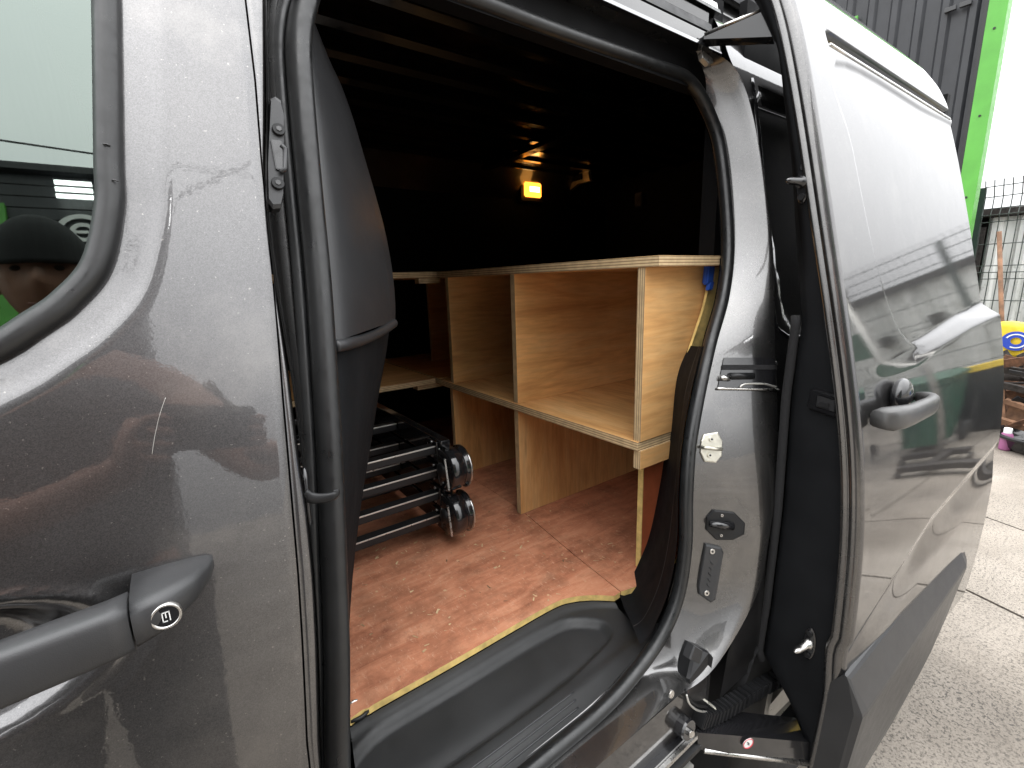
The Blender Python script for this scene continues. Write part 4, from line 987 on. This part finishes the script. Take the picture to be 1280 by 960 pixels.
# black strip for the shade in the roof flange slot, yellow strip for a reflection
V = []
fl_ = field('slot_shade_strip', .945, 1.64, zc(.3655), zc(.3785), 20, 2, lambda x, z: ysk(z) + DO + .0165, 'black_gloss', sdoor)
field('yellow_reflection', .965, 1.06, zc(.369), zc(.376), 6, 1, lambda x, z: ysk(z) + DO + .0145, 'yellow', sdoor)  # reflection of something yellow, put in as a coloured strip
tube('slot_trim', [Vector((x, ysk(zc(.356)) + DO + .002, zc(.359))) for x in np.linspace(.935, 1.64, 12)], .0035, 'steel', sdoor, 8)
# lower cladding strip
cp = [(.004, -.662), (-.001, -.664), (-.005, -.669), (-.029, -.722), (-.0305, -.728), (-.024, -.95), (-.012, -1.02), (.01, -1.03)]
def clad_ring(x, k=1.0, cut=0.):
    r = []
    for o_, z_ in cp:
        z_ = z_ - cut * (z_ < -.9) * 0
        r.append(Vector((x, ysk(zc(max(z_, -.95))) + DO - .012 * 0 + o_ * k, zc(z_ if z_ > -.9 else z_ + cut))))
    r.append(Vector((x, ysk(zc(-.9)) + DO + .04, zc(-1.02 + cut)))); r.append(Vector((x, ysk(zc(-.7)) + DO + .02, zc(-.69))))
    return r
loft('lower_cladding', [clad_ring(XF - .006, .6), clad_ring(XF + .0, .95), clad_ring(XF + .02, 1.), clad_ring(1.2, 1), clad_ring(1.40, 1, .02), clad_ring(1.50, 1, .06), clad_ring(1.535, .8, .10), clad_ring(1.545, .2, .14)], 'grey_plastic', sdoor, caps=True, smooth=False)
# guide pins, latch socket
def pin(px, py, mat):
    p = P(px, py, X=XF + .004)
    L = [p + Vector((0, math.cos(t) * .010, math.sin(t) * .032)) for t in np.linspace(0, 6.283, 21)[:-1]]
    loft('pin_plate', [L, [v + Vector((-.005, 0, 0)) for v in L], [p + (v - p) * .85 + Vector((-.0065, 0, 0)) for v in L]], 'black_gloss', sdoor, caps=True, smooth=False)
    for s_ in (-1, 1): disc('pin_screw', p + Vector((-.0065, 0, s_ * .022)), (-1, 0, 0), .0052, .003, 'black_plastic', sdoor, 14)
    lathe('guide_pin', p, (-1, .15, 0), [(.009, 0), (.009, .012), (.006, .014), (.0058, .034), (.0045, .040), (.0015, .046), (0.0001, .046)], mat, sdoor, 18)
pin(1006, 228, 'black_gloss'); pin(1013, 803, 'steel')
p = P(1031, 503, X=XF + .003)
obox('latch_socket', p, Vector((.006, 0, 0)), Vector((0, .024, .004)), Vector((0, -.002, .020)), 'black_gloss', sdoor, .005)
obox('latch_recess', p + Vector((-.0065, -.004, 0)), Vector((.001, 0, 0)), Vector((0, .014, .002)), Vector((0, 0, .010)), 'felt', sdoor, .001)
obox('latch_tongue', p + Vector((-.0075, -.002, -.003)), Vector((.002, 0, 0)), Vector((0, .008, 0)), Vector((0, 0, .004)), 'black_plastic', sdoor, .001)
# outer handle
hz = SK(1135, 515, DO - .03); hz = hz.z
def hs2(x, yo, dz, dep, zo=0):
    r = []; yb_ = ydoor(x, hz)
    for k in range(14):
        t = 2 * math.pi * k / 14; s = lambda v: math.copysign(abs(v) ** .6, v)
        r.append(Vector((x, yb_ - yo + s(math.sin(t)) * dep, hz + zo + s(math.cos(t)) * dz)))
    return r
x0 = SK(1102, 527, DO - .016).x; x1 = SK(1168, 497, DO - .034).x
loft('outer_handle', [hs2(x0 - .004, .014, .014, .012), hs2(x0 + .004, .022, .018, .016), hs2(x0 + .03, .030, .018, .014), hs2(x0 + .06, .036, .0165, .010), hs2((x0 + x1) / 2 + .04, .038, .0155, .0085), hs2(x1 - .03, .034, .0145, .009), hs2(x1 - .008, .022, .013, .013), hs2(x1, .008, .009, .008)], 'handle_grey', sdoor, caps=True)
lump('handle_mount', ((x0 + x1) / 2 + .01, ydoor((x0 + x1) / 2, hz) - .006, hz + .018), .03, 'black_gloss', 4, sdoor, (1.1, .5, .95), 3, .02)
# upper arm from the door to the roof track
ua, ub_ = P(880, 44, Y=.545), P(968, 6, X=XF + .03)
loft('upper_arm', [[ua, ua + Vector((.0, .0, -.006)), ua + Vector((.012, .02, -.008)), ua + Vector((.012, .02, 0))], [ub_, ub_ + Vector((0, 0, -.045)), ub_ + Vector((.03, .01, -.045)), ub_ + Vector((.03, .01, 0))]], 'black_gloss', sdoor, caps=True, smooth=False)
tube('arm_edge', [ua + Vector((0, -.001, .001)), ub_ + Vector((0, -.001, .001))], .0028, 'steel', sdoor, 8)

# ================================================================== SHELVES
def board(name, a, b, thin, face, parent):
    me = bbox_mesh(name, a, b, .0008)
    o = link(name, me, [face, 'edge_' + thin], parent)
    ax = 'xyz'.index(thin)
    for p in me.polygons: p.material_index = 0 if abs(p.normal[ax]) > .9 else 1
    return o
X0 = .688
un = thing('shelf_unit', 'open fronted plywood shelving unit standing across the back of the load space', 'shelving', (X0 + .25, .93, FZ))
zm1, zm0 = zc(-.308), zc(-.326); zt1, zt0 = zc(.035), zc(.0165)
board('top_board', (X0 - .002, .516, zt0), (1.22, 1.335, zt1), 'z', 'ply_y', un)
board('middle_shelf', (X0 - .004, .549, zm0), (1.22, 1.362, zm1), 'z', 'ply_y', un)
board('end_panel', (X0 + .001, .5465, zm1 + .0003), (1.22, .5635, zt0 - .0003), 'y', 'ply_x', un)
board('divider', (X0 + .002, .938, zm1 + .0003), (1.22, .9555, zt0 - .0003), 'y', 'ply_x', un)
board('divider', (X0 + .002, 1.274, zm1 + .0003), (1.22, 1.2915, zt0 - .0003), 'y', 'ply_x', un)
board('leg_panel', (X0 + .002, .9385, FZ + .0006), (1.22, .956, zm0 - .0003), 'y', 'ply_z', un)
board('leg_panel', (X0 + .002, 1.285, FZ + .0006), (1.22, 1.3025, zm0 - .0003), 'y', 'ply_z', un)
board('batten', (X0 + .001, .5455, zc(-.364)), (1.22, .5625, zm0 - .0003), 'y', 'ply_x', un)
board('back_panel', (1.2205, .56, FZ + .12), (1.232, 1.35, zt0), 'x', 'ply_z', un)
u2 = thing('wall_shelf', 'plywood side shelf along the far wall left of the open unit', 'shelving', (.4, 1.6, zc(-.33)))
board('top_board', (.05, 1.372, zt0 + .0015), (1.22, 1.92, zt1 + .0015), 'z', 'ply_x', u2)
board('middle_shelf', (.05, 1.385, zm0 + .001), (X0 - .006, 1.92, zm1 + .001), 'z', 'ply_x', u2)
board('middle_shelf', (X0 + .0, 1.364, zm0 + .001), (1.22, 1.92, zm1 + .001), 'z', 'ply_x', u2)
pb = P(553, 380, Y=1.75)
board('back_panel', (.835, 1.71, zm1 + .0013), (1.22, 1.725, zt0 - .0005), 'y', 'ply_x', u2)
board('batten', (.625, 1.405, zm0 - .017), (X0 + .03, 1.44, zm0 + .0005), 'z', 'ply_x', u2)
board('batten', (.645, 1.38, zt0 - .016), (X0 + .03, 1.41, zt0 + .001), 'z', 'ply_x', u2)
board('post', (.10, 1.88, FZ + .0005), (.12, 1.925, zm0), 'x', 'ply_z', u2)
# blue clip hanging under the top board
c = P(884, 347, Y=.537)
cl = thing('blue_clamp', 'blue plastic clamp hanging under the near end of the shelf top', 'clamp', tuple(c))
obox('jaw', c + Vector((.004, 0, .006)), Vector((.012, 0, 0)), Vector((0, .006, 0)), Vector((.002, 0, .020)), 'blue_plastic', cl, .003)
obox('grip', c + Vector((.004, -.004, -.016)), Vector((.008, 0, 0)), Vector((0, .004, 0)), Vector((.003, 0, .009)), 'blue_plastic', cl, .002)

# ================================================================== FOLDED LADDER
lad = thing('folding_ladder', 'black folding ladder lying folded on the van floor with round hinges facing out', 'ladder', (.3, 1.3, FZ))
LX1, LX0 = .470, .06
ly0 = .925
lz = [zc(v) for v in (-.553, -.495, -.437, -.379)]
rail = None; rung = None
for k, z in enumerate(lz):
    for x in (LX1, LX0):
        me_src = rail
        if rail is None: rail = box('rail', (LX1 - .012, ly0, z - .026), (LX1 + .012, 1.82, z + .026), 'black_gloss', lad, .003)
        else: copy_at(rail, lad, (x - LX1, 0, z - lz[0]))
    for j in range(4):
        yy = ly0 + .035 + .235 * j
        if rung is None:
            rung = box('rung', (LX0 + .013, yy - .014, z - .010), (LX1 - .013, yy + .014, z + .0105), 'black_plastic', lad, .004)
        else: copy_at(rung, lad, (0, yy - ly0 - .035, z - lz[0]))
        ed = box('rung_highlight', (LX0 + .014, yy - .0152, z + .0075), (LX1 - .014, yy - .0135, z + .0108), 'alloy', lad, .0005) if j < 2 and True else None  # pale strip stands for the highlight along the rung's top edge
    # bolted end flange
    box('rung_flange', (LX1 - .018, ly0 + .012, z - .022), (LX1 - .0125, ly0 + .058, z + .022), 'black_gloss', lad, .002)
    for s_ in (-1, 1): disc('rivet', (LX1 - .018, ly0 + .035, z + s_ * .017), (-1, 0, 0), .0035, .002, 'steel', lad, 10)
for z_, dx in ((zc(-.418), .024), (zc(-.532), .022)):
    for x in (LX1, ):
        hc = Vector((x + .012, ly0 - .012, z_))
        hd = lathe('hinge', hc, (1, 0, 0), [(.0001, -.028), (.046, -.028), (.050, -.024), (.050, .000), (.045, .006), (.044, .012), (.049, .016), (.049, .022), (.043, .026), (.0001, .026)], 'black_gloss', lad, 36)
        lathe('hinge_cap', hc + Vector((-.031, 0, 0)), (-1, 0, 0), [(.018, 0), (.018, .004), (.012, .008), (.0001, .009)], 'black_plastic', hd, 20)
        tube('hinge_band', [hc + Vector((.019, math.cos(t) * .0495, math.sin(t) * .0495)) for t in np.linspace(2.2, 5.2, 16)], .0025, 'steel', hd, 6)
        for dz in (-.032, .032):
            obox('hinge_plate', hc + Vector((-.020, .045, dz)), Vector((.004, 0, 0)), Vector((0, .055, 0)), Vector((0, 0, .022)), 'black_gloss', hd, .002)
            for q in range(3): disc('rivet', hc + Vector((-.0245, .02 + q * .028, dz + .012)), (-1, 0, 0), .003, .002, 'steel', hd, 8)
        obox('hinge_lever', hc + Vector((-.034, -.028, .0)), Vector((.002, 0, 0)), Vector((0, .0022, .001)), Vector((0, .006, .036)), 'steel', hd, .001)

# ================================================================== THE PHOTOGRAPHER, mirrored in the paint
def skin_body(name, joints, bones, mat, parent=None, root=0, sub=2):
    me = bpy.data.meshes.new(name); me.from_pydata([j[:3] for j in joints], bones, []); me.update()
    o = link(name, me, mat, parent)
    md = o.modifiers.new('skin', 'SKIN'); md.use_smooth_shade = True
    sv = me.skin_vertices[0].data
    for i, j in enumerate(joints):
        r = j[3]; sv[i].radius = (r, r) if not isinstance(r, tuple) else r
        sv[i].use_root = (i == root)
    s2 = o.modifiers.new('sub', 'SUBSURF'); s2.levels = sub; s2.render_levels = sub
    return o
per = thing('person', 'person in dark clothes holding up a phone, mirrored in the front door', 'person', (-.24, -.55, 0))
cpos = Vector((0, 0, H))
ph_c = cpos - fwd * .016 + right * .050 + down * .012
tr_ = right; td_ = down
hl, hr = ph_c - right * .088 + down * .02 - fwd * .012, ph_c + right * .088 + down * .02 - fwd * .012
J = [(-.22, -.52, .96, (.15, .12)), (-.22, -.51, 1.12, (.145, .115)), (-.215, -.49, 1.30, (.165, .12)), (-.21, -.48, 1.46, (.14, .095)), (-.205, -.44, 1.60, .062),   # 0-4 trunk
     (-.39, -.47, 1.44, .075), (-.42, -.32, 1.22, .05), (-.22, -.17, 1.19, .036), (hl.x - .02, hl.y - .03, hl.z - .025, .027),                                    # 5-8 left arm
     (-.02, -.48, 1.44, .075), (.12, -.36, 1.20, .05), (.18, -.22, 1.20, .036), (hr.x - .01, hr.y - .04, hr.z - .025, .027),                                       # 9-12 right arm
     (-.32, -.53, .90, .105), (-.33, -.50, .50, .07), (-.34, -.55, .10, .048), (-.34, -.42, .045, .042),
     (-.12, -.53, .90, .105), (-.11, -.50, .50, .07), (-.10, -.55, .10, .048), (-.10, -.42, .045, .042)]
Bn = [(0, 1), (1, 2), (2, 3), (3, 4), (3, 5), (5, 6), (6, 7), (7, 8), (3, 9), (9, 10), (10, 11), (11, 12), (0, 13), (13, 14), (14, 15), (15, 16), (0, 17), (17, 18), (18, 19), (19, 20)]
skin_body('body', J, Bn, 'skin', per)
# clothes follow the body
skin_body('t_shirt', [(-.22, -.52, .98, (.175, .145)), (-.22, -.51, 1.12, (.172, .142)), (-.215, -.49, 1.30, (.188, .142)), (-.21, -.48, 1.45, (.165, .115)), (-.205, -.465, 1.50, .08), (-.39, -.47, 1.44, .098), (-.425, -.39, 1.30, .075), (-.02, -.48, 1.44, .098), (.04, -.41, 1.30, .075)],
          [(0, 1), (1, 2), (2, 3), (3, 4), (3, 5), (5, 6), (3, 7), (7, 8)], 'cloth_black', per)
skin_body('trousers', [(-.22, -.525, .98, (.168, .14)), (-.32, -.53, .90, .125), (-.33, -.50, .50, .09), (-.34, -.55, .12, .075), (-.12, -.53, .90, .125), (-.11, -.50, .50, .09), (-.10, -.55, .12, .075)],
          [(0, 1), (1, 2), (2, 3), (0, 4), (4, 5), (5, 6)], 'jeans', per)
# head with face and cap
hc = Vector((-.20, -.40, 1.735))
bm = bmesh.new(); bmesh.ops.create_uvsphere(bm, u_segments=28, v_segments=20, radius=1)
for v in bm.verts:
    q = v.co.copy(); sx, sy, sz = .076, .096, .118
    if q.z < 0: sx *= 1 - .22 * (-q.z) ** 1.5; sy *= 1 - .10 * (-q.z)
    co = Vector((q.x * sx, q.y * sy, q.z * sz))
    if q.y > .55 and abs(q.x) < .30 and -.35 < q.z < .12: co.y += .022 * (1 - abs(q.x) / .30) * (1 - abs(q.z + .15) / .3)      # nose
    if q.y > .6 and .12 < abs(q.x) < .55 and -.02 < q.z < .22: co.y -= .010                                                     # eye sockets
    if q.y > .5 and abs(q.x) < .35 and -.62 < q.z < -.45: co.y += .006
    v.co = co + hc
HR = Matrix.Translation(hc) @ Matrix.Rotation(R_(-22), 4, 'X') @ Matrix.Translation(-hc); bmesh.ops.transform(bm, matrix=HR, verts=bm.verts)
me = bpy.data.meshes.new('head'); bm.to_mesh(me); bm.free(); head = link('head', me, 'skin', per, True)
for s_ in (-1, 1):
    lump('ear', HR @ (hc + Vector((s_ * .078, -.005, -.005))), .026, 'skin', 3, head, (.4, .7, 1.2), 2, .05)
    lump('eye', HR @ (hc + Vector((s_ * .031, .076, .012))), .010, 'hair', 3, head, (1, .6, .55), 2, 0)
tube('mouth', [HR @ (hc + Vector(q)) for q in ((-.024, .080, -.058), (0, .088, -.06), (.024, .080, -.058))], .0032, 'lip', head, 6)
bm = bmesh.new(); bmesh.ops.create_uvsphere(bm, u_segments=28, v_segments=14, radius=1)
for v in list(bm.verts):
    if v.co.z < .16: v.co.z = .16
    v.co = Vector((v.co.x * .088, v.co.y * .108, v.co.z * .13)) + hc
bmesh.ops.transform(bm, matrix=HR, verts=bm.verts)
me = bpy.data.meshes.new('cap'); bm.to_mesh(me); bm.free(); capo = link('cap', me, 'felt', per, True)
# hands: palm and five fingers closed on the phone
def hand(name, base, sgn):
    o_ = -right * sgn                                   # towards the phone
    palm = base - o_ * .012 - fwd * .015
    js = [(*(base - o_ * .02 + down * .05 - fwd * .03), .024), (*palm, .030)]; bs = [(0, 1)]
    for k in range(4):
        up_f = down * (-.036 + .021 * k)
        a = palm + up_f * .8 + fwd * .012; b = palm + up_f + fwd * .026 + o_ * .006; c_ = b + o_ * (.024 - .003 * abs(k - 1)) + fwd * .001; d_ = c_ + o_ * (.016 - .003 * abs(k - 1)) - fwd * .003
        i = len(js); js += [(*a, .0105), (*b, .0095), (*c_, .0088), (*d_, .0075)]; bs += [(1, i), (i, i + 1), (i + 1, i + 2), (i + 2, i + 3)]
    a = palm - down * .034 - fwd * .012; b = a + o_ * .03 - fwd * .012; c_ = b + o_ * .026 + down * .006
    i = len(js); js += [(*a, .012), (*b, .0105), (*c_, .009)]; bs += [(1, i), (i, i + 1), (i + 1, i + 2)]
    skin_body(name, js, bs, 'skin', per, 0, 1)
hand('hand', hl, -1); hand('hand', hr, 1)
phone = thing('phone', 'black phone held up in both hands by the mirrored person', 'phone', tuple(ph_c))
obox('case', ph_c, right * .078, down * .038, fwd * .0045, 'black_plastic', phone, .003)
obox('screen', ph_c - fwd * .0049, right * .073, down * .034, fwd * .0005, 'black_gloss', phone, 0)
obox('lens_bump', ph_c + right * -.05 - down * .012 + fwd * .0055, right * .016, down * .016, fwd * .0012, 'black_gloss', phone, .001)
